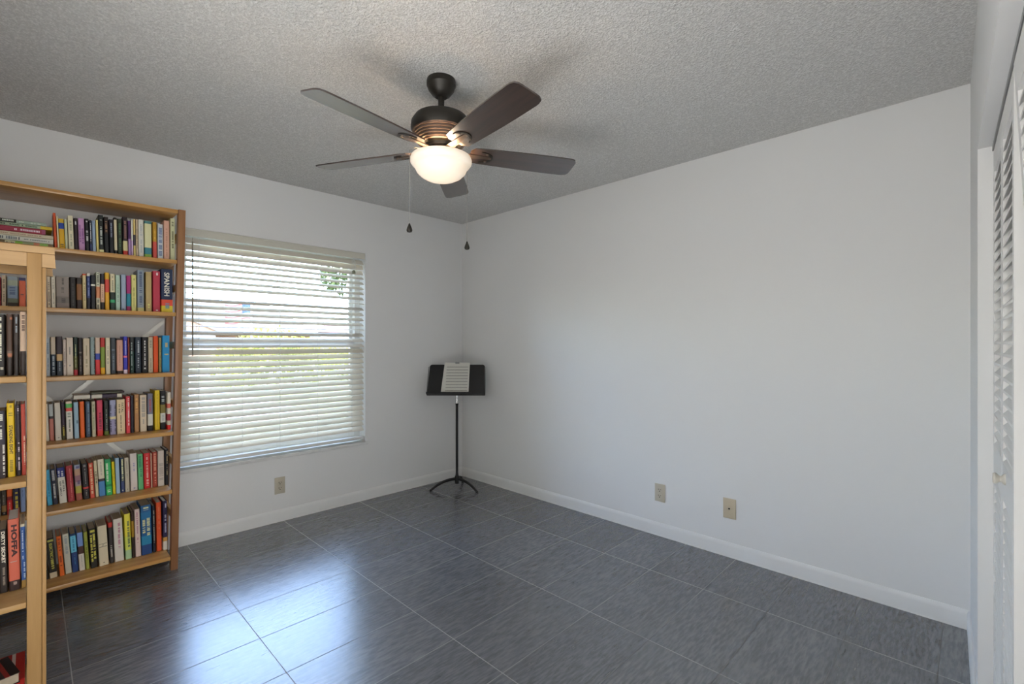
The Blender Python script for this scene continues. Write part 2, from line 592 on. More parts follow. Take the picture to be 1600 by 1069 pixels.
def blind():
    xa, xb = WX0 + 0.008, WX1 - 0.006
    t = thing('window_blind', 'white slatted venetian blind lowered over the window', 'blind', ((xa + xb) / 2, 0, WZ1))
    W = (xb - xa) / 2
    Z = lambda z: z - WZ1
    b = MB()
    vm = mat('cream_valance_vinyl', (0.64, 0.62, 0.54, 1), 0.45)
    b.box(-W, W, -0.004, 0.004, Z(1.968), Z(2.014), vm, bev=0.002)
    b.box(-W, W, -0.009, -0.003, Z(2.004), Z(2.0155), vm, bev=0.002)
    b.build('valance', t)
    b = MB(); b.box(-W, W, 0.006, 0.055, Z(1.975), Z(2.014), VINYL); b.build('headrail', t)
    b = MB()
    pitch, n = 0.0425, 33
    rnd = random.Random(3)
    yc, hw = 0.032, 0.025
    for i in range(n):
        z = 1.945 - pitch * i
        th = 31 + rnd.uniform(-1.5, 1.5)
        if i in (0, 1, 2):
            th = (52, 60, 56)[i]
        if abs(z - 1.615) < pitch / 2 or abs(z - 1.40) < pitch / 2:
            th = 6
        if i > 16:
            th += 9
        th = R_(th)
        # crowned section; the room-side edge hangs lower
        sec = []
        for k in range(7):
            s = -1 + 2 * k / 6
            y = s * hw
            c = 0.0035 * (1 - s * s)
            sec.append((yc + y * math.cos(th) - c * math.sin(th), z + y * math.sin(th) + c * math.cos(th)))
        low = [(y + 0.0013 * math.sin(th), zz - 0.0026 * math.cos(th)) for y, zz in sec]
        poly = [(y, Z(zz)) for y, zz in sec + low[::-1]]
        b.prism(poly, -W, W, SLATM, axis='x')
    b.build('slats', t, smooth=35)
    b = MB(); b.box(-W, W, 0.008, 0.056, Z(0.500), Z(0.522), VINYL, bev=0.004); b.build('bottom_rail', t, smooth=35)
    xm = (xa + xb) / 2
    for px in (-2.184, -1.684, -1.133):
        b = MB()
        for yy in (0.004, 0.060):
            b.tube([(px - xm, yy, Z(1.975)), (px - xm, yy, Z(0.522))], 0.0013, VINYL, 5)
        b.build('ladder_cord', t)
    for px in (-1.93, -1.41):
        b = MB(); b.tube([(px - xm, 0.003, Z(1.975)), (px - xm, 0.003, Z(0.522))], 0.0009, VINYL, 5)
        b.build('lift_cord', t)
    wand = mat('clear_wand_plastic', (0.32, 0.29, 0.23, 1), 0.25)
    b = MB()
    x = -2.223 - xm
    b.tube([(x, -0.012, Z(1.955)), (x, -0.016, Z(1.93))], 0.0018, CHROME, 6)
    b.tube([(x, -0.016, Z(1.93)), (x, -0.018, Z(1.2))], 0.0042, wand, 6)
    b.build('tilt_wand', t)
    b = MB()
    x = -1.122 - xm
    rn = random.Random(5)
    for k in range(5):                          # cord gathered in a knot
        pts = [(x + 0.014 * rn.uniform(-1, 1), -0.010 + 0.006 * rn.uniform(-1, 1), Z(1.972 - 0.115 * q / 7)) for q in range(8)]
        pts[0] = (x, -0.006, Z(1.975))
        b.tube(pts, 0.0016, VINYL, 5)
    b.tube([(x - 0.004, -0.012, Z(1.868)), (x - 0.004, -0.012, Z(1.862)), (x - 0.004, -0.012, Z(1.842))], [0.004, 0.012, 0.014], mat('cord_tassel', (0.24, 0.25, 0.17, 1), 0.5), 10)
    b.build('pull_cord', t)
blind()

# ------------------------------------------------------------------ closet doors (louvred folding leaves)
def leaf(parent, x0, w, M, knob=False, h=1.90):
    """one louvred leaf; local x along the wall, local y back into the closet"""
    st, t = 0.036, 0.028
    b = MB()
    b.box(x0, x0 + st, 0, t, 0, h, DOORW, M)
    b.box(x0 + w - st, x0 + w, 0, t, 0, h, DOORW, M)
    b.box(x0 + st, x0 + w - st, 0, t, 0, 0.15, DOORW, M)
    b.box(x0 + st, x0 + w - st, 0, t, h - 0.075, h, DOORW, M)
    b.box(x0 + st, x0 + w - st, 0, t, 0.83, 0.93, DOORW, M)
    lf = b.build('leaf', parent)
    b = MB()
    for za, zb in ((0.15, 0.83), (0.93, h - 0.075)):
        n = int((zb - za) / 0.032)
        for i in range(n):
            z = za + (i + 0.5) * (zb - za) / n
            # front edge low, back edge high
            b.prism([(0.0, z - 0.020), (0.0, z - 0.013), (t, z + 0.020), (t, z + 0.013)], x0 + st, x0 + w - st, DOORW, M, axis='x')
    b.build('louvers', lf)
    if knob:
        b = MB()
        Mk = M @ Matrix.Translation((x0 + 0.113, 0, 0.90)) @ Matrix.Rotation(PI / 2, 4, 'X')
        b.lathe([(0.0, 0.0), (0.015, 0.0), (0.014, 0.003), (0.008, 0.008), (0.008, 0.011), (0.0135, 0.016), (0.0155, 0.020), (0.013, 0.024), (0.0, 0.025)], mat('worn_white_knob', (0.62, 0.59, 0.52, 1), 0.35), 24, M=Mk)
        b.build('knob', lf, smooth=40)
    return lf
d1 = thing('door_1', 'white louvred bifold closet door hung beside the wall stub', 'closet door', kind='structure')
MD = CM @ Matrix.Translation((0, 0.038, 0.018))
leaf(d1, S0 + 0.004, 0.33, MD)
leaf(d1, S0 + 0.337, 0.33, MD, knob=True)
d2 = thing('door_2', 'second louvred closet leaf tilted out of its track at the right edge', 'closet door', kind='structure')
MD2 = CM @ Matrix.Translation((0, 0.125, 0.012)) @ Matrix.Rotation(R_(2.7), 4, 'X')
leaf(d2, S0 + 0.70, 0.36, MD2)
b = MB(); b.box(S0, S1, 0.035, 0.065, HZ - 0.016, HZ, mat('track_metal', (0.3, 0.3, 0.3, 1), 0.4, metal=0.8), CM)
structure(b.build('trim_2'))

# ------------------------------------------------------------------ ceiling fan
def fan():
    FXC, FYC = -1.677, -1.903
    t = thing('ceiling_fan', 'dark bronze five-blade ceiling fan with lit frosted bowl lamp', 'ceiling fan', (FXC, FYC, CEIL))
    b = MB()
    b.lathe([(0.0, 0), (0.062, 0), (0.064, -0.008), (0.0635, -0.026), (0.061, -0.029), (0.056, -0.045), (0.040, -0.066), (0.026, -0.076), (0.0, -0.076)], BRONZE, 40)
    b.build('canopy', t, smooth=35)
    b = MB()
    b.lathe([(0.0, -0.072), (0.0135, -0.072), (0.0135, -0.150), (0.024, -0.152), (0.030, -0.165), (0.0, -0.165)], BRONZE, 24)
    b.build('downrod', t, smooth=35)
    b = MB()
    b.lathe([(0.0, -0.144), (0.035, -0.146), (0.085, -0.154), (0.115, -0.169), (0.130, -0.192), (0.132, -0.219), (0.126, -0.234)], BRONZE, 56, cap=False)
    prof = [(0.126, -0.234)]
    z = -0.234
    r = 0.124
    for k in range(5):
        prof += [(r, z - 0.001), (r, z - 0.006), (r - 0.006, z - 0.0075), (r - 0.006, z - 0.0095)]
        z -= 0.0105
        r -= 0.0055
    prof += [(0.094, z - 0.002), (0.090, z - 0.004)]
    b.lathe(prof, RIBS, 56, cap=False)
    b.lathe([(0.090, z - 0.004), (0.074, z - 0.008), (0.070, z - 0.020), (0.0, z - 0.020)], BRONZE, 48, cap=False)
    b.build('motor_housing', t, smooth=30)
    ztop = -0.300
    # blades
    bw = wood('dark_walnut_blade', (0.022, 0.012, 0.009, 1), (0.070, 0.038, 0.026, 1), 0, rough=0.36)
    pb = bw.node_tree.nodes['Principled BSDF']
    pb.inputs['Coat Weight'].default_value = 1.0
    pb.inputs['Coat Roughness'].default_value = 0.22
    pb.inputs['Coat IOR'].default_value = 2.0
    outline = []
    L0, L1 = 0.128, 0.632
    def halfw(x):
        return 0.055 + (0.067 - 0.055) * min(1, (x - L0) / 0.30)
    top = [(L0 + 0.020, halfw(L0) * 0.98)] + [(x, halfw(x)) for x in (0.20, 0.28, 0.38, 0.48, 0.585)] + [(L1 - 0.030, 0.066), (L1 - 0.010, 0.060), (L1 - 0.002, 0.046)]
    end = [(L1, 0.03), (L1, -0.03)]
    outline = [(L0, 0.030)] + top + end + [(x, -y) for x, y in top[::-1]] + [(L0, -0.030)]
    zb = -0.314
    base = math.atan2(FY, FX)
    for k in range(5):
        a = base + 2 * PI * k / 5
        M = Matrix.Rotation(a, 4, 'Z') @ Matrix.Translation((0, 0, zb)) @ Matrix.Rotation(R_(-12), 4, 'X')
        b = MB()
        b.prism(outline, -0.003, 0.003, bw)
        bl = b.build('blade', t)
        bl.matrix_local = M
        # blade iron: a forked plate under the blade with an arched opening, and an arm to the motor
        b = MB()
        n = 14
        outer = [(0.176 + 0.060 * math.sin(PI * j / n), 0.040 * math.cos(PI * j / n)) for j in range(n + 1)]
        inner = [(0.180 + 0.040 * math.sin(PI * j / n), 0.036 * math.cos(PI * j / n)) for j in range(n + 1)]
        vs, fs = [], []
        for zz in (-0.0035, -0.0065):
            vs += [(x, y, zz) for x, y in outer] + [(x, y, zz) for x, y in inner]
        q = n + 1
        for j in range(n):
            fs += [(j, j + 1, q + j + 1, q + j), (2 * q + j, 3 * q + j, 3 * q + j + 1, 2 * q + j + 1), (j, 2 * q + j, 2 * q + j + 1, j + 1), (q + j, q + j + 1, 3 * q + j + 1, 3 * q + j)]
        b.add(vs, fs, BRONZE)
        b.prism([(0.055, 0.018), (0.176, 0.012), (0.226, 0.008), (0.226, -0.008), (0.176, -0.012), (0.055, -0.018)], -0.0066, -0.0034, RIBS)
        ir = b.build('blade_iron', t)
        ir.matrix_local = Matrix.Rotation(a, 4, 'Z') @ Matrix.Translation((0, 0, zb)) @ Matrix.Rotation(R_(-12), 4, 'X')
        for yy in (0.026, -0.026, 0.0):
            b = MB()
            b.lathe([(0.0, -0.010), (0.005, -0.009), (0.006, -0.0066), (0.0, -0.0066)], RIBS, 10, c=(0.205 if yy else 0.222, yy, 0))
            b.build('screw', ir)
    # light kit
    b = MB()
    b.lathe([(0.0, -0.302), (0.060, -0.302), (0.062, -0.312), (0.078, -0.319), (0.082, -0.326), (0.070, -0.330), (0.0, -0.330)], RIBS, 48)
    b.build('switch_housing', t, smooth=30)
    b = MB()
    amber = mat('brass_fitter', (0.34, 0.22, 0.10, 1), 0.4, metal=0.6)
    b.lathe([(0.052, -0.328), (0.056, -0.338), (0.054, -0.352), (0.0, -0.352)], amber, 40, cap=False)
    for k in range(3):
        a = k * 2 * PI / 3 + 0.5
        b.tube([(0.056 * math.cos(a), 0.056 * math.sin(a), -0.331), (0.085 * math.cos(a), 0.085 * math.sin(a), -0.338), (0.124 * math.cos(a), 0.124 * math.sin(a), -0.351)], 0.005, RIBS, 8)
    b.build('fitter', t, smooth=40)
    opal = translucent_material('opal_glass', (0.92, 0.88, 0.80, 1), 0.014, emit=0.16, ecol=(1.0, 0.86, 0.69, 1), rough=0.3)
    b = MB()
    b.lathe([(0.118, -0.339), (0.13, -0.342), (0.1345, -0.353), (0.133, -0.367), (0.125, -0.378), (0.116, -0.383), (0.114, -0.391), (0.106, -0.407), (0.09, -0.423), (0.066, -0.436), (0.036, -0.444), (0.0, -0.446)], opal, 64, cap=False)
    b.build('glass_bowl', t, smooth=50)
    lp = light('fan_bulb', 'POINT', (0, 0, -0.372), 7, (1.0, 0.74, 0.48), shadow_soft_size=0.03)
    lp.parent = t
    # pull chains
    rx, ry = FY, -FX                                # camera right on plan
    for (dd, ll, z1, z2) in ((-0.085, -0.122, -0.322, -0.652), (0.095, 0.105, -0.322, -0.690)):
        x, y = FX * dd + rx * ll, FY * dd + ry * ll
        b = MB()
        h = 0.35
        b.tube([(x * h, y * h, z1), (x * 0.8, y * 0.8, z1 - 0.002), (x, y, z1 - 0.02), (x, y, z2)], 0.0011, mat('chain_metal', (0.35, 0.33, 0.30, 1), 0.4, metal=0.8), 6)
        c = b.build('pull_chain', t)
        b = MB()
        b.lathe([(0.0, 0.0), (0.003, -0.001), (0.005, -0.008), (0.010, -0.020), (0.0125, -0.030), (0.010, -0.037), (0.0, -0.040)], BRONZE, 18, c=(x, y, z2))
        b.build('pendant', c, smooth=50)
fan()

# ------------------------------------------------------------------ music stand
def music_stand():
    bx_, by_ = -0.297, -0.292
    yaw = math.atan2(FY, FX) - PI / 2              # desk faces the camera; local +y points away from it
    t = thing('music_stand', 'black metal music stand in the corner holding sheet music', 'music stand', (bx_, by_, 0), yaw)
    for lx, ly in ((-0.213, -0.08), (0.184, -0.125), (0.03, 0.20)):
        L = math.hypot(lx, ly)
        ux, uy = lx / L, ly / L
        pts, rr = [], []
        for k in range(9):
            s = k / 8
            r = 0.012 + (L - 0.012) * s
            z = 0.086 - 0.004 * s - 0.071 * s ** 2.4
            pts.append((ux * r, uy * r, z))
            rr.append(0.0135 - 0.003 * s)
        b = MB(); b.tube(pts, rr, BLACK, 10)
        lg = b.build('leg', t, smooth=50)
        b = MB(); b.tube([(ux * L, uy * L, 0.016), (ux * (L + 0.004), uy * (L + 0.004), 0.0)], [0.012, 0.013], BLACK, 10)
        b.build('rubber_foot', lg)
    b = MB()
    b.lathe([(0.0, 0.045), (0.018, 0.045), (0.021, 0.075), (0.020, 0.100), (0.013, 0.120), (0.0115, 0.140), (0.0115, 0.735), (0.013, 0.737), (0.013, 0.752), (0.0, 0.752)], BLACK, 20)
    b.build('pole', t, smooth=40)
    b = MB(); b.lathe([(0.0, 0.745), (0.0085, 0.745), (0.0085, 0.93), (0.0, 0.93)], CHROME, 16)
    b.build('inner_tube', t, smooth=40)
    # desk: tilted back, bent sides, lip along the bottom
    tilt = R_(24)
    DM = Matrix.Translation((0, -0.075, 0.832)) @ Matrix.Rotation(-tilt, 4, 'X')
    hw0, hw1, H = 0.252, 0.245, 0.285
    b = MB()
    c = 0.018
    face = [(-hw0, 0.0), (hw0, 0.0), (hw1, H - c), (hw1 - c * 0.4, H - c * 0.3), (hw1 - c, H), (-hw1 + c, H), (-hw1 + c * 0.4, H - c * 0.3), (-hw1, H - c)]
    b.prism(face, 0.0, 0.0025, BLACK, DM, axis='y')
    b.box(-hw0, hw0, -0.052, 0.0025, -0.003, 0.0, BLACK, DM)
    b.box(-hw0, hw0, -0.053, -0.050, -0.003, 0.012, BLACK, DM)
    for s in (-1, 1):
        x0, x1 = sorted((s * hw0, s * (hw0 + 0.002)))
        b.prism([(0.0025, 0.0), (-0.012, 0.0), (-0.012, H * 0.9), (0.0025, H - c)], x0 if s > 0 else x0, x1, BLACK, DM, axis='x')
    b.box(-0.03, 0.03, 0.0025, 0.03, 0.06, 0.14, BLACK, DM)
    b.build('desk', t)
    b = MB()
    p0 = DM @ Vector((0, 0.02, 0.10))
    b.tube([p0, (0, 0, 0.925)], 0.011, BLACK, 10)
    b.build('tilt_joint', t)
    # sheet music: top-level, rests on the desk lip
    s = thing('sheet_music', 'cream sheet music pages propped on the black stand', 'sheet music', (bx_, by_, 0), yaw)
    b = MB()
    def page(x0, x1, y, z0, z1, skew, rot):
        vs = []
        n = 8
        for k in range(n + 1):
            q = k / n
            yy = y - 0.004 * math.sin(q * PI) - 0.006 * (1 - q) ** 3
            vs += [DM @ Vector((x0 + skew * q, yy, z0 + (z1 - z0) * q)), DM @ Vector((x1 + rot * q, yy, z0 + (z1 - z0) * q))]
        return vs, [(2 * k, 2 * k + 1, 2 * k + 3, 2 * k + 2) for k in range(n)]
    vs, fs = page(-0.132, 0.105, -0.010, 0.003, 0.300, 0.020, -0.008)
    b.add(vs, fs, PAPER)
    back = [v + DM.to_3x3() @ Vector((0, 0.004, 0)) for v in vs]
    b.add(back, fs, PAPER)
    b.build('left_page', s)
    b = MB()
    vs, fs = page(-0.108, 0.110, -0.0145, 0.004, 0.296, 0.004, 0.002)
    b.add(vs, fs, PAPER)
    for r in range(9):
        q0 = 0.09 + r * 0.094
        zz = 0.004 + 0.292 * q0
        yy = -0.0145 - 0.004 * math.sin(q0 * PI) - 0.006 * (1 - q0) ** 3 - 0.0012
        for l in range(5):
            b.add([DM @ Vector(p) for p in ((-0.092, yy, zz + l * 0.0022), (0.098, yy, zz + l * 0.0022), (0.098, yy, zz + l * 0.0022 + 0.0009), (-0.092, yy, zz + l * 0.0022 + 0.0009))], [(0, 1, 2, 3)], INK)
        for q in range(26):
            xx = -0.085 + q * 0.0072
            z2 = zz + random.choice((0, 0.002, 0.004, 0.006))
            b.add([DM @ Vector(p) for p in ((xx, yy - 0.0003, z2), (xx + 0.0028, yy - 0.0003, z2), (xx + 0.0028, yy - 0.0003, z2 + 0.0025), (xx, yy - 0.0003, z2 + 0.0025))], [(0, 1, 2, 3)], INK)
    b.build('front_page', s)
    # paper clip at the top of the desk
    b = MB()
    b.box(-0.018, 0.018, -0.020, -0.012, H + 0.001, H + 0.016, mat('clip_metal', (0.35, 0.35, 0.35, 1), 0.3, metal=0.8), DM, bev=0.002)
    b.build('clip', s)
music_stand()

# ------------------------------------------------------------------ wall plates
def outlet(loc, rotz, label):
    t = thing('power_outlet', label, 'outlet', loc, rotz, group='almond power outlets')
    w, h = 0.036, 0.059
    b = MB(); b.box(-w, w, -0.006, 0, -h, h, ALMOND, bev=0.0025)
    b.build('cover_plate', t, smooth=30)
    for zc in (0.0195, -0.0195):
        b = MB()
        n = 20
        poly = []
        for k in range(n):
            a = 2 * PI * k / n
            poly.append((0.0175 * math.cos(a), zc + max(-0.0125, min(0.0125, 0.0175 * math.sin(a)))))
        b.prism(poly, -0.0085, -0.006, ALMOND, axis='y')
        rcp = b.build('receptacle', t)
        b = MB()
        b.box(-0.0085, -0.0055, -0.0092, -0.008, zc - 0.001, zc + 0.008, DARK)
        b.box(0.0055, 0.0085, -0.0092, -0.008, zc + 0.000, zc + 0.007, DARK)
        b.prism([(0.0035 * math.cos(2 * PI * k / 10), zc - 0.0075 + 0.0035 * math.sin(2 * PI * k / 10)) for k in range(10)], -0.0092, -0.008, DARK, axis='y')
        b.build('slots', rcp)
    b = MB(); b.lathe([(0, 0.0018), (0.003, 0.0015), (0.0035, 0)], ALMOND, 12, M=Matrix.Translation((0, -0.006, 0)) @ Matrix.Rotation(PI / 2, 4, 'X'))
    b.build('screw', t)
outlet((-1.688, 0, 0.259), 0, 'almond duplex outlet low on the wall under the window')
outlet((0, -2.071, 0.286), -PI / 2, 'almond duplex outlet low on the long blank wall')
def jack():
    t = thing('cable_wall_plate', 'tan cable jack wall plate with one round hole', 'wall plate', (0, -2.52, 0.290), -PI / 2)
    w, h = 0.037, 0.060
    b = MB(); b.box(-w, w, -0.006, 0, -h, h, ALMOND2, bev=0.0025); b.build('cover_plate', t, smooth=30)
    b = MB()
    Mx = Matrix.Translation((0, -0.006, 0)) @ Matrix.Rotation(PI / 2, 4, 'X')
    b.lathe([(0.011, 0), (0.011, 0.002), (0.0055, 0.003), (0.0055, 0.001), (0, 0.001)], ALMOND2, 18, M=Mx)
    j = b.build('jack_socket', t)
    b = MB(); b.lathe([(0.0052, 0.0012), (0.0052, 0.0034), (0, 0.0034)], DARK, 14, M=Mx); b.build('socket_hole', j)
    for zz in (0.042, -0.042):
        b = MB(); b.lathe([(0, 0.0018), (0.003, 0.0015), (0.0035, 0)], ALMOND2, 12, M=Matrix.Translation((0, -0.006, zz)) @ Matrix.Rotation(PI / 2, 4, 'X'))
        b.build('screw', t)
jack()

# ------------------------------------------------------------------ tall bookcase (by the window wall)
YF, YB = -0.35, -0.025                             # front and back of its shelves
XP = -2.396                                        # left side of the right front post at the floor
TX0 = -3.33
LEAN = 0.0182                                      # the case is racked sideways
SHELF_Z = [1.754, 1.456, 1.114, 0.782, 0.454, 0.080]
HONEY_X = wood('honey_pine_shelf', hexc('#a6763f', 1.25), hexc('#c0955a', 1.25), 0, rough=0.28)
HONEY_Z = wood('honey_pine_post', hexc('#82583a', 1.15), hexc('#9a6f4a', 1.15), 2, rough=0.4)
BEECH_X = wood('pale_birch_shelf', hexc('#b08750', 1.0), hexc('#c29a63', 1.0), 0, rough=0.4)
BEECH_Z = wood('pale_birch_post', hexc('#a9814d', 1.0), hexc('#bd9560', 1.0), 2, rough=0.4)

def tall_bookcase():
    t = thing('tall_bookcase', 'tall honey pine bookcase leaning slightly beside the window', 'bookcase', (TX0, YB, 0))
    ox, oy = TX0, YB
    def post(x, y0, y1):
        Sh = Matrix.Identity(4)
        Sh[0][2] = LEAN
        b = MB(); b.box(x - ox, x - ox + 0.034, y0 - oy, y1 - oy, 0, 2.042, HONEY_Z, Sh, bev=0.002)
        b.build('post', t, smooth=30)
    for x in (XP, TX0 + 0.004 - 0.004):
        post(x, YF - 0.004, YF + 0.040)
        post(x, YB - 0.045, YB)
    for z in SHELF_Z + [2.040]:
        x0 = TX0 + 0.034 + LEAN * z - ox
        x1 = XP + LEAN * z - ox - 0.001
        b = MB()
        b.box(x0, x1, YF - oy, YB - oy, z - 0.022, z, HONEY_X, bev=0.003)
        b.build('shelf', t, smooth=30)
    for z in (0.30, 0.60, 0.93, 1.27, 1.60, 1.9):
        for x in (XP, TX0):
            b = MB(); b.box(x - ox + LEAN * z + 0.008, x - ox + LEAN * z + 0.026, YF + 0.04 - oy, YB - 0.045 - oy, z - 0.02, z + 0.02, HONEY_X)
            b.build('side_rung', t)
    for (xa, za, xb, zb) in ((-3.30, 0.47, -2.365, 1.425), (-3.30, 1.43, -2.375, 0.43)):
        dx, dz = xb - xa, zb - za
        L = math.hypot(dx, dz)
        nx, nz = -dz / L * 0.011, dx / L * 0.011
        yy = YB + 0.002 if za < 1 else YB + 0.005
        b = MB()
        b.prism([(xa + nx - ox, za + nz), (xb + nx - ox, zb + nz), (xb - nx - ox, zb - nz), (xa - nx - ox, za - nz)], yy - oy, yy + 0.002 - oy, BRACE, axis='y')
        b.build('cross_brace', t)
tall_bookcase()

# ------------------------------------------------------------------ short bookcase in front
GYF, GYB = -1.340, -1.045
G_Z = [1.169, 0.820, 0.417, 0.075]
def short_bookcase():
    x1 = -2.961
    x0 = XL + 0.02
    t = thing('short_bookcase', 'pale birch bookcase cut off by the picture edge, nearest the camera', 'bookcase', (x0, GYB, 0))
    ox, oy = x0, GYB
    for y0, y1 in ((GYF - 0.006, GYF + 0.034), (GYB - 0.036, GYB)):
        b = MB()
        b.box(x1 - ox, x1 + 0.036 - ox, y0 - oy, y1 - oy, 0, 1.582, BEECH_Z, bev=0.003)
        b.box(x1 + 0.036 - ox, x1 + 0.047 - ox, y0 + 0.006 - oy, y1 - oy, 0, 1.5355, BEECH_Z, bev=0.002)
        b.build('post', t, smooth=30)
        b = MB()
        b.box(0.0, 0.03, y0 - oy, y1 - oy, 0, 1.582, BEECH_Z, bev=0.003)
        b.build('post', t, smooth=30)
    b = MB()
    b.prism([(0, 1.582), (-2.8935 - ox, 1.582), (-2.894 - ox, 1.604), (0, 1.604)], GYF - 0.010 - oy, 0, BEECH_X, axis='y')
    b.prism([(0.0, 1.536), (-2.891 - ox, 1.536), (-2.8935 - ox, 1.5815), (0.0, 1.5815)], GYF - 0.002 - oy, GYF + 0.018 - oy, BEECH_X, axis='y')
    b.prism([(0.0, 1.536), (-2.891 - ox, 1.536), (-2.8935 - ox, 1.582), (0.0, 1.5815)], -0.020, -0.002, BEECH_X, axis='y')
    b.build('top', t)
    for z in G_Z:
        b = MB()
        b.box(0.03, x1 - ox - 0.0005, GYF + 0.002 - oy, -0.002, z - 0.020, z, BEECH_X, bev=0.003)
        b.build('shelf', t, smooth=30)
    for z in (0.60, 1.35, 0.2):
        b = MB(); b.box(x1 + 0.008 - ox, x1 + 0.026 - ox, GYF + 0.034 - oy, -0.036, z - 0.02, z + 0.02, BEECH_Z)
        b.build('side_rung', t)
short_bookcase()

# ------------------------------------------------------------------ books
def bmat(h):
    c = hexc(h)
    return mat('book_' + h.lstrip('#'), tuple(min(0.85, 1.62 * v ** 1.14) for v in c[:3]) + (1,), 0.48, spec=0.35)

def book(x0, w, z, h, d, y, lean, bands, label, group, ticks=None, tcol='#e8e4d8', title=None, fresh=False, hard=False, flat=False, rnd=None):
    """upright book: spine at y facing the room, left side at x0; bands: [(from, to, colour)] measured down from the top"""
    t = thing('book', label, 'book', (x0, y, z), group=group)
    t.rotation_euler = (0, -R_(lean), 0)
    b = MB()
    r = min(0.0035, w * 0.25)
    th = min(0.0022, w * 0.2)
    outer = [(0, d), (0, r), (r * 0.35, r * 0.3), (r * 1.1, 0), (w - r * 1.1, 0), (w - r * 0.35, r * 0.3), (w, r), (w, d)]
    inner = [(w - th, d), (w - th, r + 0.002), (th, r + 0.002), (th, d)]
    ring = outer + inner
    n = len(ring)
    for k, (f0, f1, c) in enumerate(bands):
        za, zb = h * (1 - f1), h * (1 - f0)
        m = bmat(c)
        vs = [(a, q, za) for a, q in ring] + [(a, q, zb) for a, q in ring]
        fs = [(i, (i + 1) % n, n + (i + 1) % n, n + i) for i in range(n)]
        caps = ((0, 1, 10, 11), (1, 2, 3, 10), (3, 4, 9, 10), (4, 5, 6, 9), (6, 7, 8, 9))
        if f0 <= 0.001:
            fs += [tuple(n + i for i in c_) for c_ in caps]
        if f1 >= 0.999:
            fs += [c_[::-1] for c_ in caps]
        b.add(vs, fs, m)
    rr = random.Random(int(x0 * 10000) + int(z * 1000))
    if ticks:                                      # unreadable printed lines on the spine
        for (f0, f1, a0, a1) in ticks:
            m = bmat(tcol)
            q = f0
            while q < f1:
                st = rr.uniform(0.012, 0.026)
                if rr.random() < 0.82:
                    za, zb = h * (1 - min(q + st * 0.68, f1)), h * (1 - q)
                    b.add([(w * a0, -0.0003, za), (w * a1, -0.0003, za), (w * a1, -0.0003, zb), (w * a0, -0.0003, zb)], [(0, 1, 2, 3)], m)
                q += st
    b.build('cover', t)
    b = MB()
    b.box(th, w - th, r + 0.002, d - 0.003, 0.002, h - (0.004 if hard else 0.0012), PAGES2 if fresh else PAGES)
    b.build('pages', t)
    for tt in (title or ()):
        s, c, f0, f1, xc, gh = tt[:6]
        me, tw, tht = text_mesh(s, tt[6] if len(tt) > 6 else 0.012)
        k1 = (f1 - f0) * h / tw
        k2 = gh * w / tht
        me.transform(Matrix(((0, k2, 0, w * xc), (0, 0, -1, -0.0006), (-k1, 0, 0, h * (1 - (f0 + f1) / 2)), (0, 0, 0, 1))))
        me.materials.clear()
        me.materials.append(bmat(c))
        o = bpy.data.objects.new('title', me)
        COL.objects.link(o)
        o.parent = t
    return t

def row(shelf_z, y_spine, lean, items, where, group, depth=(0.13, 0.17)):
    """items: (px left, px right at the shelf, px top row at the left, bands or colour, description, extra)"""
    rnd = random.Random(int(shelf_z * 100))
    n = len(items)
    for i, it in enumerate(items):
        pl, pr, top, col, desc = it[:5]
        ex = it[5] if len(it) > 5 else {}
        ys = y_spine + ex.pop('dy', rnd.uniform(-0.006, 0.006))
        xl, _ = on_y(pl, 540, ys)
        xr, _ = on_y(pr, 540, ys)
        _, zt = on_y(pl, top, ys)
        if y_spine > -0.5:
            xr = min(xr, XP + LEAN * shelf_z + 0.006)
        q = i / max(1, n - 1)
        le = ex.pop('lean', lean[0] + (lean[1] - lean[0]) * q)
        bands = [(0, 1, col)] if isinstance(col, str) else col
        w = max(0.006, xr - xl - 0.0012)
        d = ex.pop('d', rnd.uniform(*depth))
        if y_spine > -0.5:
            d = min(d, -0.074 - ys)
        book(xl + 0.0006, w, shelf_z + 0.0008, max(0.1, (zt - shelf_z) / math.cos(R_(le))), d, ys, le, bands, desc + ' ' + where, group, **ex)

T1 = [(0.25, 0.75, 0.32, 0.68)]                    # one line of small print down the spine
T2 = [(0.12, 0.42, 0.3, 0.7), (0.52, 0.86, 0.35, 0.65)]
TB = [(0.15, 0.85, 0.2, 0.8)]
K = dict
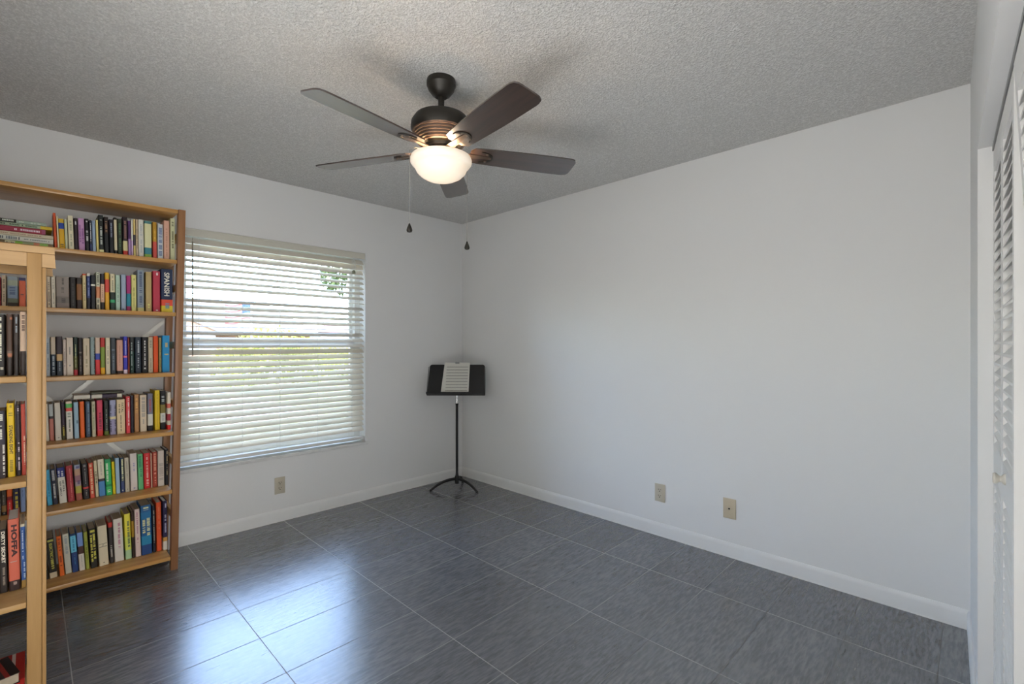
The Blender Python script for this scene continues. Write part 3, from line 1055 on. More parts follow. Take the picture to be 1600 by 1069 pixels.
# --- tall bookcase, top shelf
row(SHELF_Z[0], -0.262, (2.2, 0.2), [
    (85.2, 90, 333, '#b4512c', 'tall thin orange-red book beside the flat stack'),
    (90.2, 93, 338, '#cdbf9c', 'very thin cream booklet beside the orange-red book'),
    (93.2, 102, 342, [(0, .13, '#b59a2c'), (.13, .32, '#26458f'), (.32, 1, '#c09a22')], 'mustard yellow book with a dark blue band', K(ticks=[(.8, .9, .2, .8)], tcol='#3a2d10')),
    (102.2, 107, 343, '#b3b69c', 'narrow grey-green book between mustard and cream books'),
    (107.5, 116.5, 337, '#c2bda4', 'cream book with small printed marks next to a black spine', K(ticks=T2, tcol='#8c8f72')),
    (117, 123, 341, '#2c1f24', 'maroon-black narrow book left of the lilac book', K(ticks=[(.1, .2, .3, .7)])),
    (123.5, 133.5, 341, '#a883a6', 'lilac book with purple lettering', K(ticks=[(.2, .7, .15, .4), (.3, .75, .55, .85)], tcol='#6b3c78')),
    (134, 140.5, 342, '#1d1b22', 'black book with big white letters right of the lilac book', K(ticks=[(.06, .1, .3, .7), (.35, .65, .25, .75)])),
    (141, 144.7, 344, [(0, .72, '#2a2c3c'), (.72, 1, '#3c4468')], 'narrow navy book with white lettering beside pale blue', K(ticks=[(.1, .65, .3, .7)])),
    (145, 150.5, 345, '#8b9cae', 'pale blue slim book left of the yellow slim book'),
    (151, 155, 344, '#c3b878', 'pale yellow slim book beside the tallest black spine'),
    (155.2, 163, 336, [(0, .88, '#1b211e'), (.88, 1, '#c6c191')], 'tallest black book with a pale yellow foot', K(ticks=[(.1, .14, .3, .7), (.3, .75, .3, .7)], tcol='#b7bcb4')),
    (163.4, 171, 339, [(0, .45, '#271b18'), (.45, 1, '#181a1c')], 'black book with tan lettering at the top', K(ticks=[(.12, .4, .3, .7)], tcol='#9a7a5e', title=[('THE', '#d8d8d0', .48, .58, .5, .5), ('MASK', '#d8d8d0', .64, .82, .5, .5)][:0])),
    (171.4, 178.6, 343, [(0, .48, '#241d2b'), (.48, 1, '#171a22')], 'black and plum book with grey lettering', K(ticks=[(.1, .5, .35, .65)], tcol='#8a93a4')),
    (179, 184, 340, [(0, .06, '#1e1b18'), (.06, .86, '#bdb399'), (.86, 1, '#1c1b19')], 'slim white book with black ends'),
    (184.3, 192, 342, '#26301f', 'dark green mottled book on the dark run', K(ticks=T2, tcol='#4f6a4a')),
    (192.5, 200.3, 339, [(0, .6, '#271a20'), (.6, .85, '#b9b389'), (.85, 1, '#b03a2c')], 'black book with cream and red foot', K(ticks=[(.1, .55, .3, .75)], tcol='#8b6a62')),
    (200.8, 205.2, 345, [(0, .5, '#4c2c5c'), (.5, 1, '#9a7ea6')], 'purple slim book with lilac lower half'),
    (205.5, 208.6, 344, [(0, .55, '#cfcabb'), (.55, 1, '#b9a3be')], 'very thin white book with lilac foot'),
    (208.9, 212.4, 343, [(0, .4, '#bba970'), (.4, .68, '#3f3a42'), (.68, 1, '#beb073')], 'thin tan book with a dark middle band'),
    (212.7, 216.3, 343, '#b7a892', 'thin beige book left of the grey-white book', K(ticks=T1, tcol='#7a6a5c')),
    (216.6, 225.3, 343, '#b9b9b1', 'grey-white book left of the teal book', K(ticks=T2, tcol='#9aa0a2')),
    (226, 237.5, 345, [(0, .07, '#4d7a7c'), (.07, .7, '#bfbf9a'), (.7, .87, '#3b7a86'), (.87, 1, '#7ea04a')], 'teal book with a cream panel and green foot'),
    (239, 245.5, 347, [(0, .52, '#a8842e'), (.52, 1, '#b4524a')], 'ochre book with a red lower half', K(ticks=[(.2, .45, .35, .65)], tcol='#caa54a')),
    (246.5, 255.3, 350, '#b3b9bb', 'pale grey book with bold blue lettering', K(ticks=[(.1, .88, .2, .8)], tcol='#48608c')),
    (256.3, 265.3, 344.5, '#bf9b88', 'dusty pink book second from the end', K(ticks=[(.2, .9, .35, .6)], tcol='#a8806e')),
    (266.2, 275.2, 341, '#b5b797', 'pale sage book against the right post', K(ticks=[(.08, .18, .3, .7), (.3, .7, .3, .7)], tcol='#55583c')),
], 'on the top shelf', 'books on the top shelf of the tall bookcase')
# --- second shelf, left of the near post and right of it
W2, G2 = 'on the second shelf', 'books on the second shelf of the tall bookcase'
row(SHELF_Z[1], -0.25, (0.3, 0.3), [
    (-3, 1.6, 433, '#8a2f30', 'sliver of a dark red book at the picture edge'),
    (2.4, 10, 430, '#bdac94', 'cream book with dark lettering beside the landscape spine', K(ticks=T2, tcol='#6a5a4a')),
    (11.4, 28.4, 432, [(0, .12, '#8f979c'), (.12, .3, '#9aa08e'), (.3, .72, '#7f8c9c'), (.72, .86, '#6b6f5c'), (.86, 1, '#3a3024')], 'thick grey-blue book with a seascape spine', K(ticks=[(.35, .6, .2, .75)], tcol='#4a5874')),
    (29.5, 40.5, 434, [(0, .1, '#4c4a6c'), (.1, 1, '#d0694a')], 'salmon orange book left of the near post', K(ticks=[(.55, .62, .25, .7)], tcol='#4c4a4a')),
], W2, G2)
row(SHELF_Z[1], -0.25, (1.0, 0.2), [
    (74, 80, 431, '#bdae96', 'cream paperback with dark lettering right of the near post', K(ticks=[(.2, .9, .35, .65)], tcol='#3a342c')),
    (80.5, 87.6, 431, '#c6bfb0', 'off-white paperback left of the wide taupe book', K(ticks=T2, tcol='#9a9484')),
    (88, 109, 432, [(0, .62, '#857c74'), (.62, .82, '#6f6862'), (.82, 1, '#7a706a')], 'very wide taupe book with a dark figure', K(ticks=[(.05, .25, .45, .6), (.34, .5, .4, .6), (.68, .82, .4, .7)], tcol='#2c2724')),
    (109.4, 119.5, 433, '#26211e', 'black hardback right of the wide taupe book', K(ticks=[(.2, .9, .4, .6)], tcol='#4c4846')),
    (120, 129, 434, [(0, .2, '#2a1f16'), (.2, .7, '#7c5530'), (.7, 1, '#33221a')], 'dark brown book with an amber middle'),
    (129.5, 135.6, 428, [(0, .04, '#b4583a'), (.04, 1, '#bcae86')], 'tan paperback with an orange top edge', K(ticks=T1, tcol='#8a7a56')),
    (136, 142, 427, [(0, .08, '#c8c2ba'), (.08, .68, '#36426c'), (.68, 1, '#23242e')], 'navy book with a white top', K(ticks=[(.14, .62, .3, .7)], tcol='#7a86ac')),
    (142.4, 150, 430, [(0, .26, '#1d2126'), (.26, .31, '#c4c4b8'), (.31, 1, '#1b1c20')], 'black book with one white band'),
    (150.5, 157, 425.5, [(0, .38, '#b3b5a2'), (.38, .68, '#b9805e'), (.68, 1, '#bcb6a0')], 'pale book with a salmon middle and bold black foot', K(ticks=[(.03, .35, .3, .7), (.7, .97, .25, .75)], tcol='#33392f')),
    (157.4, 164, 428, [(0, .28, '#26222a'), (.28, .78, '#bf9f86'), (.78, 1, '#2c201c')], 'dark book with a beige middle panel', K(ticks=[(.32, .74, .4, .6)], tcol='#7a5e50')),
    (164.4, 171.4, 426, [(0, .18, '#c09a2c'), (.18, .52, '#b84a3c'), (.52, 1, '#c2952a')], 'yellow book with a red band'),
    (172.3, 180.4, 428, [(0, .5, '#beb89c'), (.5, .7, '#26342c'), (.7, .78, '#3f9a6c'), (.78, 1, '#263a32')], 'cream and black book with a green stripe', K(ticks=[(.06, .46, .4, .65)], tcol='#6a6a58')),
    (181, 188.4, 430, '#9fb3a4', 'mint green book left of the grey-blue one', K(ticks=T1, tcol='#7a9484')),
    (189.4, 197.6, 429, '#8e9bab', 'grey-blue book left of the magenta one', K(ticks=[(.93, .98, .2, .6)], tcol='#3a3a48')),
    (198, 205, 431, [(0, .5, '#96306c'), (.5, .86, '#1d7a8a'), (.86, 1, '#8c2a5c')], 'magenta book with a teal band'),
    (205.4, 213.6, 429.5, '#c2bd7e', 'lemon yellow book with olive lettering', K(ticks=[(.1, .15, .4, .7), (.35, .9, .35, .65)], tcol='#8c8c46')),
    (214.6, 225.5, 422, [(0, .9, '#818c95'), (.9, 1, '#b0ac78')], 'tall grey hardback with a navy label', K(ticks=[(.04, .56, .3, .7), (.62, .82, .3, .7)], tcol='#3c4a66', hard=True)),
    (227.8, 237.4, 425, '#a8966a', 'khaki book left of the crimson one', K(ticks=[(.8, .9, .35, .65)], tcol='#d8c87c')),
    (239, 250.6, 423.5, '#a63a4c', 'crimson hardback left of the Spanish dictionary', K(ticks=[(.04, .1, .45, .7), (.92, .96, .4, .7)], tcol='#e6c8c8')),
    (252, 270.2, 420, [(0, .70, '#23324e'), (.70, .84, '#c8503a'), (.84, 1, '#cfb43a')], 'thick navy Spanish dictionary with red and yellow foot', K(title=[('SPANISH', '#d9d5bd', .08, .62, .48, .46, .02)], ticks=[(.78, .9, .35, .7)], tcol='#2a86a0', hard=True)),
], W2, G2)
# --- third shelf
row(SHELF_Z[2], -0.255, (0.9, 0.2), [
    (72, 79, 529, '#9aa0a2', 'pale grey-blue paperback right of the near post', K(ticks=T2, tcol='#62707e')),
    (80, 88, 527, [(0, .45, '#b7a996'), (.45, 1, '#333d48')], 'book with a beige top and slate foot', K(ticks=[(.48, .9, .3, .7)], tcol='#a4acb0')),
    (88.8, 98.5, 526, [(0, .45, '#3a3136'), (.45, .62, '#b59a72'), (.62, 1, '#3a4048')], 'dark book with a tan picture band', K(ticks=[(.65, .92, .4, .6)], tcol='#8a949c')),
    (99, 104, 531, '#bdb0a6', 'slim pinkish-white paperback between wider spines', K(ticks=T1, tcol='#8e8480')),
    (104.2, 115.2, 528, '#bfb4a6', 'wide plain cream paperback left of the red-footed one', K(ticks=[(.25, .45, .4, .6), (.72, .76, .4, .6)], tcol='#6e6e6a')),
    (115.6, 122.2, 527, [(0, .5, '#22302a'), (.5, .86, '#4c4a22'), (.86, 1, '#a6323a')], 'dark green book with a red foot', K(ticks=[(.2, .8, .35, .6)], tcol='#a6a67a')),
    (122.8, 129.6, 528, '#2b2120', 'brown-black book left of the beige one', K(ticks=[(.36, .42, .2, .8), (.5, .9, .4, .6)], tcol='#8c8078')),
    (130.3, 141, 529, '#b4a892', 'wide beige paperback with faint print', K(ticks=[(.2, .5, .4, .6), (.55, .8, .35, .65)], tcol='#8a8064')),
    (141.6, 148.8, 527, [(0, 1, '#7f8d8c')], 'silver-green book with dark edges', K(ticks=[(.05, .95, .8, .98)], tcol='#20342c')),
    (149.3, 157, 528, [(0, .43, '#b7a594'), (.43, .6, '#3c4a90'), (.6, 1, '#b83a3a')], 'beige book with blue and red foot'),
    (157.5, 164.6, 528, [(0, .26, '#a3322c'), (.26, .82, '#738638'), (.82, 1, '#c79a24')], 'red, green and yellow banded book'),
    (165.2, 172.8, 528, '#bdb49c', 'ivory book right of the tricolour banded one', K(ticks=T1, tcol='#96927c')),
    (173.4, 181.6, 528, '#3c4248', 'charcoal book with a small white crest', K(ticks=[(.32, .36, .2, .8), (.45, .9, .35, .65)], tcol='#6f7a84')),
    (182.6, 192.6, 529, [(0, .05, '#33201c'), (.05, .92, '#b28c7c'), (.92, 1, '#33201c')], 'dusty rose book with dark ends', K(ticks=[(.2, .8, .4, .55)], tcol='#9a7464')),
    (193, 199.8, 526, [(0, .52, '#38389a'), (.52, .57, '#c46a86'), (.57, .9, '#3a3a9c'), (.9, 1, '#c8b6c0')], 'violet-blue book with a pink stripe', K(ticks=[(.12, .5, .4, .7)], tcol='#a4a4e0')),
    (200, 203, 528, '#7a3a2c', 'thin rust book beside the violet-blue one'),
    (203.3, 210.4, 527, [(0, .4, '#2a2e30'), (.4, 1, '#1f3a34')], 'blackish green book with grey lettering', K(ticks=[(.15, .9, .25, .5)], tcol='#8c9a98')),
    (211.4, 221.2, 527, '#27323e', 'midnight blue book with stacked lettering', K(ticks=[(.1, .5, .4, .65), (.55, .85, .4, .6)], tcol='#aab2b6')),
    (221.8, 231.4, 527, '#1a181a', 'black book with spaced white letters', K(ticks=[(.1, .8, .4, .6), (.86, .9, .35, .65)], tcol='#d0ccc4')),
    (232, 239.4, 527, '#aaa08c', 'grey-beige paperback left of the orange one', K(ticks=[(.1, .3, .3, .7), (.6, .95, .4, .6)], tcol='#7a7466')),
    (240, 247.6, 525.5, '#c1501f', 'bright orange book near the right end'),
    (248.4, 252.6, 528, '#94845c', 'thin olive-tan book beside the sky blue one', K(ticks=T2, tcol='#5f6a34')),
    (253.4, 265.2, 524.5, '#2783b0', 'sky blue hardback at the right end', K(ticks=[(.2, .32, .4, .75), (.5, .53, .3, .85)], tcol='#b8a860', hard=True)),
], 'on the third shelf', 'books on the third shelf of the tall bookcase')
# --- fourth shelf
row(SHELF_Z[3], -0.235, (1.8, 0.2), [
    (69.5, 77.4, 632, '#beb8a8', 'white paperback right of the near post', K(ticks=[(.1, .35, .3, .6)], tcol='#9a9484')),
    (78, 85.2, 632, [(0, .33, '#a0a4a2'), (.33, .4, '#3a3838'), (.4, 1, '#a86e62')], 'slim book, grey above and pink below'),
    (86.6, 96.6, 630, '#beb8ac', 'plain white book with a dot at its foot', K(ticks=[(.9, .94, .4, .65)], tcol='#403a36')),
    (97.2, 102.8, 629, [(0, .65, '#3a2c38'), (.65, 1, '#4a4426')], 'slim plum book with yellow print', K(ticks=[(.62, .9, .4, .7)], tcol='#c4b04a')),
    (104, 114.6, 628, [(0, .06, '#bfae9c'), (.06, .17, '#5ca05c'), (.17, .26, '#c0524a'), (.26, 1, '#c4bfb6')], 'white book with green and red stripes on top', K(ticks=[(.3, .42, .25, .75), (.48, .8, .4, .65)], tcol='#5a6a58')),
    (116.4, 124, 629, '#8ea6b4', 'pale blue book left of the tangerine one', K(ticks=[(.5, .6, .5, .9)], tcol='#4c6674')),
    (125.6, 133.2, 628, '#c9601f', 'tangerine orange book under the flat pair'),
    (134.6, 142.4, 628, '#3e4c5e', 'slate blue book under the flat pair', K(ticks=[(.06, .9, .45, .75)], tcol='#6e8496')),
    (144, 150.4, 628, '#a8a08a', 'khaki grey slim book left of the raspberry one', K(ticks=[(.08, .3, .3, .7), (.4, .8, .4, .6)], tcol='#64805c')),
    (152, 161.6, 626, [(0, .85, '#b24056'), (.85, 1, '#b83a34')], 'raspberry pink book with dark lettering', K(ticks=[(.35, .8, .35, .75)], tcol='#5c1c30')),
    (163, 170.8, 627, [(0, .88, '#232824'), (.88, 1, '#5c6a20')], 'black-green book with an olive foot', K(ticks=[(.25, .85, .45, .6)], tcol='#9aa494')),
    (172, 182.2, 626, [(0, .48, '#8c8ea4'), (.48, .55, '#bfb68e'), (.55, 1, '#8a86a0')], 'lavender book with a cream ring', K(ticks=[(.12, .46, .02, .25), (.12, .46, .75, .98), (.58, .96, .02, .25), (.58, .96, .75, .98)], tcol='#33283c')),
    (183, 196.2, 625, '#bfae8e', 'wide cream book with FATAL on its spine', K(title=[('FATAL', '#4a4238', .10, .38, .68, .26), ], ticks=[(.12, .40, .22, .42), (.46, .92, .42, .55)], tcol='#5c5446')),
    (197.4, 204.2, 620, '#c0464c', 'coral red book with white lettering', K(ticks=[(.05, .8, .45, .75)], tcol='#e8c8c0')),
    (204.4, 209.6, 619, '#2c2730', 'slim plum-black book beside the coral one'),
    (210.4, 217.8, 617, '#a27a52', 'caramel brown book with a gold seal', K(ticks=[(.1, .36, .3, .7), (.42, .5, .2, .8)], tcol='#c8a060')),
    (219, 229.8, 618, '#bdb09c', 'stone coloured book with faint grey letters', K(ticks=[(.06, .6, .25, .75), (.65, .8, .4, .6)], tcol='#8e8a84', hard=True)),
    (231, 239.4, 615.5, [(0, .55, '#6d6e7c'), (.55, .86, '#bcbab0'), (.86, 1, '#1e1a1c')], 'grey and white book with a black foot', K(ticks=[(.15, .5, .3, .65)], tcol='#9a4a44')),
    (241.8, 250.2, 610.5, '#bfa622', 'bright yellow book near the right end', K(ticks=[(.1, .95, .45, .55)], tcol='#8e7a14')),
    (250.6, 259.2, 611, [(0, .36, '#17181a'), (.36, .58, '#7a703c'), (.58, .82, '#b8bab4'), (.82, 1, '#17181a')], 'black book with olive and silver panels', K(ticks=[(.12, .32, .25, .75), (.62, .78, .3, .7)], tcol='#9aa0a0')),
    (261.5, 267.2, 614, [(0, .3, '#c2bcae'), (.3, .42, '#c06a5c'), (.42, .58, '#bdb8aa'), (.58, .76, '#8e2c3c'), (.76, .88, '#b4ac9c'), (.88, 1, '#c02c28')], 'red and white book against the right post', K(dy=-0.02)),
], 'on the fourth shelf', 'books on the fourth shelf of the tall bookcase')
# --- fifth shelf
row(SHELF_Z[4], -0.262, (0.8, 0.8), [
    (-4, 1.2, 770, '#b8b8b0', 'sliver of a white book at the picture edge', K(lean=1.2)),
    (2.4, 10.8, 768, [(0, .6, '#4c463e'), (.6, .86, '#8a6c44'), (.86, 1, '#2a2420')], 'grey-brown book seen under the birch shelf', K(ticks=[(.1, .55, .35, .6), (.9, .95, .35, .65)], tcol='#8e887c', lean=1.2)),
    (11.2, 20.2, 766, [(0, .28, '#c8602a'), (.28, .42, '#7a2c2c'), (.42, 1, '#b8302a')], 'red and orange book seen under the birch shelf', K(ticks=[(.5, .9, .4, .6)], tcol='#e0a890', lean=1.2)),
    (21.6, 31, 765, '#33304c', 'navy book with yellow letters seen under the birch shelf', K(ticks=[(.12, .44, .3, .75), (.5, .8, .3, .75)], tcol='#cdb43c', lean=1.2)),
    (32.4, 40.4, 763, '#8494b4', 'periwinkle book seen under the birch shelf', K(ticks=[(.1, .4, .4, .6)], tcol='#5c6c94', lean=1.2)),
], 'on the fifth shelf', 'books on the fifth shelf of the tall bookcase')
row(SHELF_Z[4], -0.222, (4.0, 0.5), [
    (74.2, 82.6, 735, '#4b98b4', 'turquoise book right of the near post', K(ticks=T1, tcol='#2c7894')),
    (83.6, 91, 733.5, '#2e3242', 'dark navy book with pale lettering', K(ticks=[(.04, .32, .2, .8), (.4, .82, .25, .75)], tcol='#b0b0ae')),
    (93, 105.2, 731.5, [(0, .27, '#333a78'), (.27, 1, '#c0bdb2')], 'white DIET FOR A NEW AMERICA book with a navy top', K(ticks=[(.08, .26, .12, .36), (.06, .25, .55, .8)], tcol='#c4c6d0', title=[('DIET FOR A', '#2e2e30', .36, .68, .70, .24), ('NEW AMERICA', '#2e2e30', .38, .80, .32, .24)])),
    (106.6, 117.2, 728.5, '#93343a', 'brick red hardback with a white mark at its foot', K(ticks=[(.08, .9, .55, .68), (.92, .96, .35, .7)], tcol='#c27a70')),
    (119.2, 129.2, 727, [(0, .12, '#8c94a4'), (.12, .3, '#a88a74'), (.3, .48, '#8c6a72'), (.48, .6, '#96888c'), (.6, .8, '#a0984a'), (.8, 1, '#965a4a')], 'multicoloured painted book left of the black one', K(ticks=[(.04, .1, .3, .9), (.45, .55, .4, .8)], tcol='#4a3a6a')),
    (130.8, 140.4, 725, [(0, .66, '#2a2628'), (.66, .71, '#b4403c'), (.71, 1, '#2a2426')], 'black book with a thin red band', K(ticks=[(.04, .1, .3, .7), (.15, .6, .45, .6), (.76, .9, .45, .6)], tcol='#8a8480')),
    (141.2, 148.8, 724, [(0, 1, '#b4503e')], 'vermilion book with cream lettering', K(ticks=[(.04, .12, .2, .7), (.17, .88, .3, .7)], tcol='#d6b694')),
    (149.5, 154.8, 720, '#bcb294', 'slim ivory book with black script', K(ticks=[(.3, .65, .3, .7)], tcol='#2c2a26')),
    (155.2, 165.6, 718.5, [(0, .53, '#bfb8a4'), (.53, .6, '#3a2c30'), (.6, 1, '#4c7eac')], 'cream book with a blue lower half', K(ticks=[(.05, .45, .4, .6)], tcol='#9a9686')),
    (166.2, 176, 718, [(0, .1, '#2a8456'), (.1, .7, '#35a05c'), (.7, .76, '#1f7a46'), (.76, 1, '#3aa45e')], 'emerald green book with a white panel', K(ticks=[(.12, .62, .18, .5), (.85, .92, .25, .7)], tcol='#c8d4bc')),
    (176.6, 181.4, 722, '#c6b41e', 'thin canary yellow book', K(ticks=[(.2, .6, .4, .6)], tcol='#8c7a10')),
    (181.8, 188.6, 716.5, '#8fa6b6', 'powder blue book right of the canary one'),
    (189.2, 195.6, 716, [(0, .68, '#22344a'), (.68, 1, '#39456a')], 'navy book with cream lettering', K(ticks=[(.04, .66, .35, .8), (.92, .96, .3, .6)], tcol='#cfc79c')),
    (196, 203.2, 716, '#a8a292', 'warm grey book left of the wide white one', K(ticks=[(.1, .6, .4, .6), (.9, .94, .35, .6)], tcol='#7c766a')),
    (204.4, 215.6, 709.5, '#bcb4ae', 'wide white book with small blue lettering', K(ticks=[(.26, .5, .45, .65), (.92, .95, .4, .65)], tcol='#5a5a9a')),
    (216.4, 224.8, 710.5, '#5fa272', 'soft green book left of the scarlet one', K(ticks=[(.05, .4, .2, .7), (.42, .66, .4, .75)], tcol='#2c6e56')),
    (225.4, 235.8, 709, '#b4282c', 'scarlet book with white lettering', K(ticks=[(.05, .72, .4, .65), (.75, .95, .35, .7)], tcol='#d8a8a0')),
    (236, 238.4, 709, '#b49a86', 'sliver of a pinkish book between reds'),
    (238.6, 246.4, 707, '#8f3a2c', 'russet book with pale lettering', K(ticks=[(.04, .66, .3, .75), (.72, .92, .4, .7)], tcol='#c08c74')),
    (247, 257.2, 705.5, '#b2a9a0', 'light grey book left of the black one at the end', K(ticks=[(.35, .83, .2, .85)], tcol='#928a82')),
    (258.2, 266, 703, '#1c1a1e', 'black book against the right post', K(ticks=[(.05, .42, .5, .7), (.5, .72, .45, .65)], tcol='#c0b088', fresh=True, hard=True)),
], 'on the fifth shelf', 'books on the fifth shelf of the tall bookcase')
# --- bottom shelf
row(SHELF_Z[5], -0.222, (4.6, 0.6), [
    (71, 77, 845, '#33302c', 'black book with white letters right of the near post', K(ticks=[(.2, .75, .2, .6)], tcol='#c8c6bc')),
    (78, 90.4, 842, [(0, .86, '#2c2824'), (.86, 1, '#b8ac94')], 'black ELECTRIC book with yellow lettering', K(title=[('ELECTRIC', '#c2bc5a', .13, .48, .52, .36), ('UNIVERSE', '#c2bc5a', .50, .80, .52, .36)][:1], ticks=[(.04, .09, .15, .9), (.5, .8, .35, .7)], tcol='#bdb75c')),
    (93.6, 101.4, 838, '#c9662c', 'orange book with dark red lettering', K(ticks=[(.06, .4, .3, .75), (.5, .75, .3, .7)], tcol='#7c2c14')),
    (102.4, 112.8, 835, '#b3b2a4', 'pale grey book left of the blue one', K(ticks=[(.06, .5, .3, .7)], tcol='#8c9498')),
    (113.6, 123.4, 835, [(0, .05, '#2c466e'), (.05, .48, '#6ab0c4'), (.48, 1, '#2f4472')], 'blue book with a light blue panel', K(ticks=[(.08, .44, .35, .65), (.55, .8, .45, .6)], tcol='#3c7a9c')),
    (124.2, 133.6, 833, [(0, .36, '#6f88b4'), (.36, .56, '#4c342e'), (.56, 1, '#c2bcb2')], 'white book with blue and brown top', K(ticks=[(.6, .9, .45, .6)], tcol='#a09a90')),
    (134.4, 140.6, 831.5, '#8c9044', 'olive green slim book', K(ticks=T1, tcol='#5c6420')),
    (142, 153.4, 827, '#26241c', 'black book with white and yellow columns', K(ticks=[(.04, .1, .2, .85), (.14, .84, .16, .42), (.14, .78, .55, .85)], tcol='#c6be54')),
    (155.4, 170.4, 823, '#beb49c', 'wide cream book with a ruled middle', K(ticks=[(.45, .462, .08, .92), (.52, .532, .08, .92), (.48, .5, .42, .58), (.92, .95, .42, .58)], tcol='#4c4840')),
    (172, 178.8, 817, [(0, .12, '#b03c34'), (.12, 1, '#3a3634')], 'charcoal book with a red top', K(ticks=[(.55, .85, .3, .7)], tcol='#a8a49c')),
    (179.6, 194.2, 812, '#bfbab0', 'thick white book with red and blue lettering', K(ticks=[(.1, .34, .5, .75), (.36, .7, .45, .7)], tcol='#a4647c')),
    (196.4, 206.4, 804, [(0, .5, '#c6bc48'), (.5, .8, '#b8be5c'), (.8, 1, '#98b08c')], 'yellow-green book with dark teal letters', K(ticks=[(.16, .74, .45, .8)], tcol='#24524c')),
    (207, 211.6, 800, [(0, .2, '#3a2a20'), (.2, .55, '#9a7a2c'), (.55, 1, '#382a24')], 'thin dark brown book with gold lettering'),
    (212, 220.8, 796.5, '#c2b0a8', 'pinkish white book left of the ocean blue one', K(ticks=[(.05, .75, .35, .6)], tcol='#a4707c')),
    (221.6, 238.2, 791, [(0, .14, '#2c5c84'), (.14, .28, '#2a6a92'), (.28, .62, '#245a86'), (.62, .8, '#2c7a9c'), (.8, 1, '#2a4878')], 'thick ocean blue book with ivory lettering', K(ticks=[(.04, .1, .25, .75), (.27, .56, .14, .4), (.27, .62, .55, .85)], tcol='#c4c490')),
    (239, 243.8, 791, '#1e2230', 'slim midnight navy book beside the ocean blue one', K(ticks=[(.1, .8, .4, .65)], tcol='#b4ae9c')),
    (245, 253.2, 786, '#c2532c', 'orange-red book left of the purple one', K(ticks=[(.1, .55, .45, .6)], tcol='#d88c64')),
    (255, 265.8, 784, [(0, .74, '#2c2848'), (.74, .82, '#b08a4c'), (.82, 1, '#bab4aa')], 'purple-black book with gold and white foot', K(ticks=[(.05, .16, .5, .8), (.28, .66, .4, .75)], tcol='#a8a8bc', fresh=True, hard=True)),
], 'on the bottom shelf', 'books on the bottom shelf of the tall bookcase')

def flat_book(x0, x1, y, z, h, d, bands, label, group, rot=0.0, tilt=0.0, ticks=None, tcol='#444444', spine_back=False):
    """lying book: spine at y facing the room; bands along x"""
    t = thing('book', label, 'book', (x0, y, z), rot, group)
    t.rotation_euler = (0, -R_(tilt), rot)
    w = x1 - x0
    th = min(0.0025, h * 0.2)
    b = MB()
    prof = [(d, 0), (0.003, 0), (0, 0.003 if h > 0.01 else 0.001), (0, h - (0.003 if h > 0.01 else 0.001)), (0.003, h), (d, h), (d, h - th), (0.005, h - th), (0.005, th), (d, th)]
    if spine_back:
        prof = [(d - q, zz) for q, zz in prof]
    for (f0, f1, c) in bands:
        b.prism(prof, w * f0, w * f1, bmat(c), axis='x')
    rr = random.Random(int(z * 5000))
    for (f0, f1, a0, a1) in ticks or ():
        q = f0
        while q < f1:
            st = rr.uniform(0.016, 0.034)
            if rr.random() < 0.82:
                b.add([(w * q, -0.0003, h * a0), (w * min(q + st * 0.68, f1), -0.0003, h * a0), (w * min(q + st * 0.68, f1), -0.0003, h * a1), (w * q, -0.0003, h * a1)], [(0, 1, 2, 3)], bmat(tcol))
            q += st
    b.build('cover', t)
    b = MB(); b.box(0.003, w - 0.003, *((0.003, d - 0.006) if spine_back else (0.006, d - 0.003)), th, h - th, PAGES); b.build('pages', t)
    return t

# flat stack at the left of the top shelf
GS = 'flat stack on the top shelf'
zs = SHELF_Z[0] + 0.0008
xs_, xe_ = -3.085, on_y(84, 380, -0.255)[0]
stack = [
    (0.024, [(0, .22, '#6a5c40'), (.22, .38, '#b8b496'), (.38, .5, '#7aa23c'), (.5, .68, '#8c9470'), (.68, .78, '#b4785c'), (.78, .92, '#84a856'), (.92, 1, '#7a6440')], 'cream and green spine at the base of the flat stack', -0.004, [(.24, .36, .3, .7)], '#7a7a6a'),
    (0.024, [(0, 1, '#bdbdb4')], 'white book with spaced grey letters in the flat stack', -0.002, [(.04, .46, .25, .8), (.52, .95, .4, .6)], '#5e6468'),
    (0.020, [(0, 1, '#b3a994')], 'pinkish cream book above the white one in the flat stack', -0.002, [(.05, .8, .4, .6)], '#8c6c60'),
    (0.026, [(0, .93, '#8a2c40'), (.93, 1, '#8c4460')], 'maroon book with white lettering in the flat stack', -0.030, [(.42, .9, .3, .65)], '#d8b8c0'),
    (0.017, [(0, .8, '#8f9a84'), (.8, 1, '#b8a034')], 'grey-green book with a yellow end in the flat stack', -0.006, [(.05, .75, .3, .7)], '#3c4a40'),
    (0.016, [(0, .45, '#2a302c'), (.45, 1, '#8f9c90')], 'black and pale green book topping the flat stack', -0.028, [(.05, .42, .3, .8), (.5, .9, .3, .6)], '#b8bcb0'),
]
for h, bands, lab, dx, tk, tc in stack:
    flat_book(xs_, xe_ + dx, -0.262, zs, h - 0.0006, 0.155, bands, lab, GS, ticks=tk, tcol=tc)
    zs += h
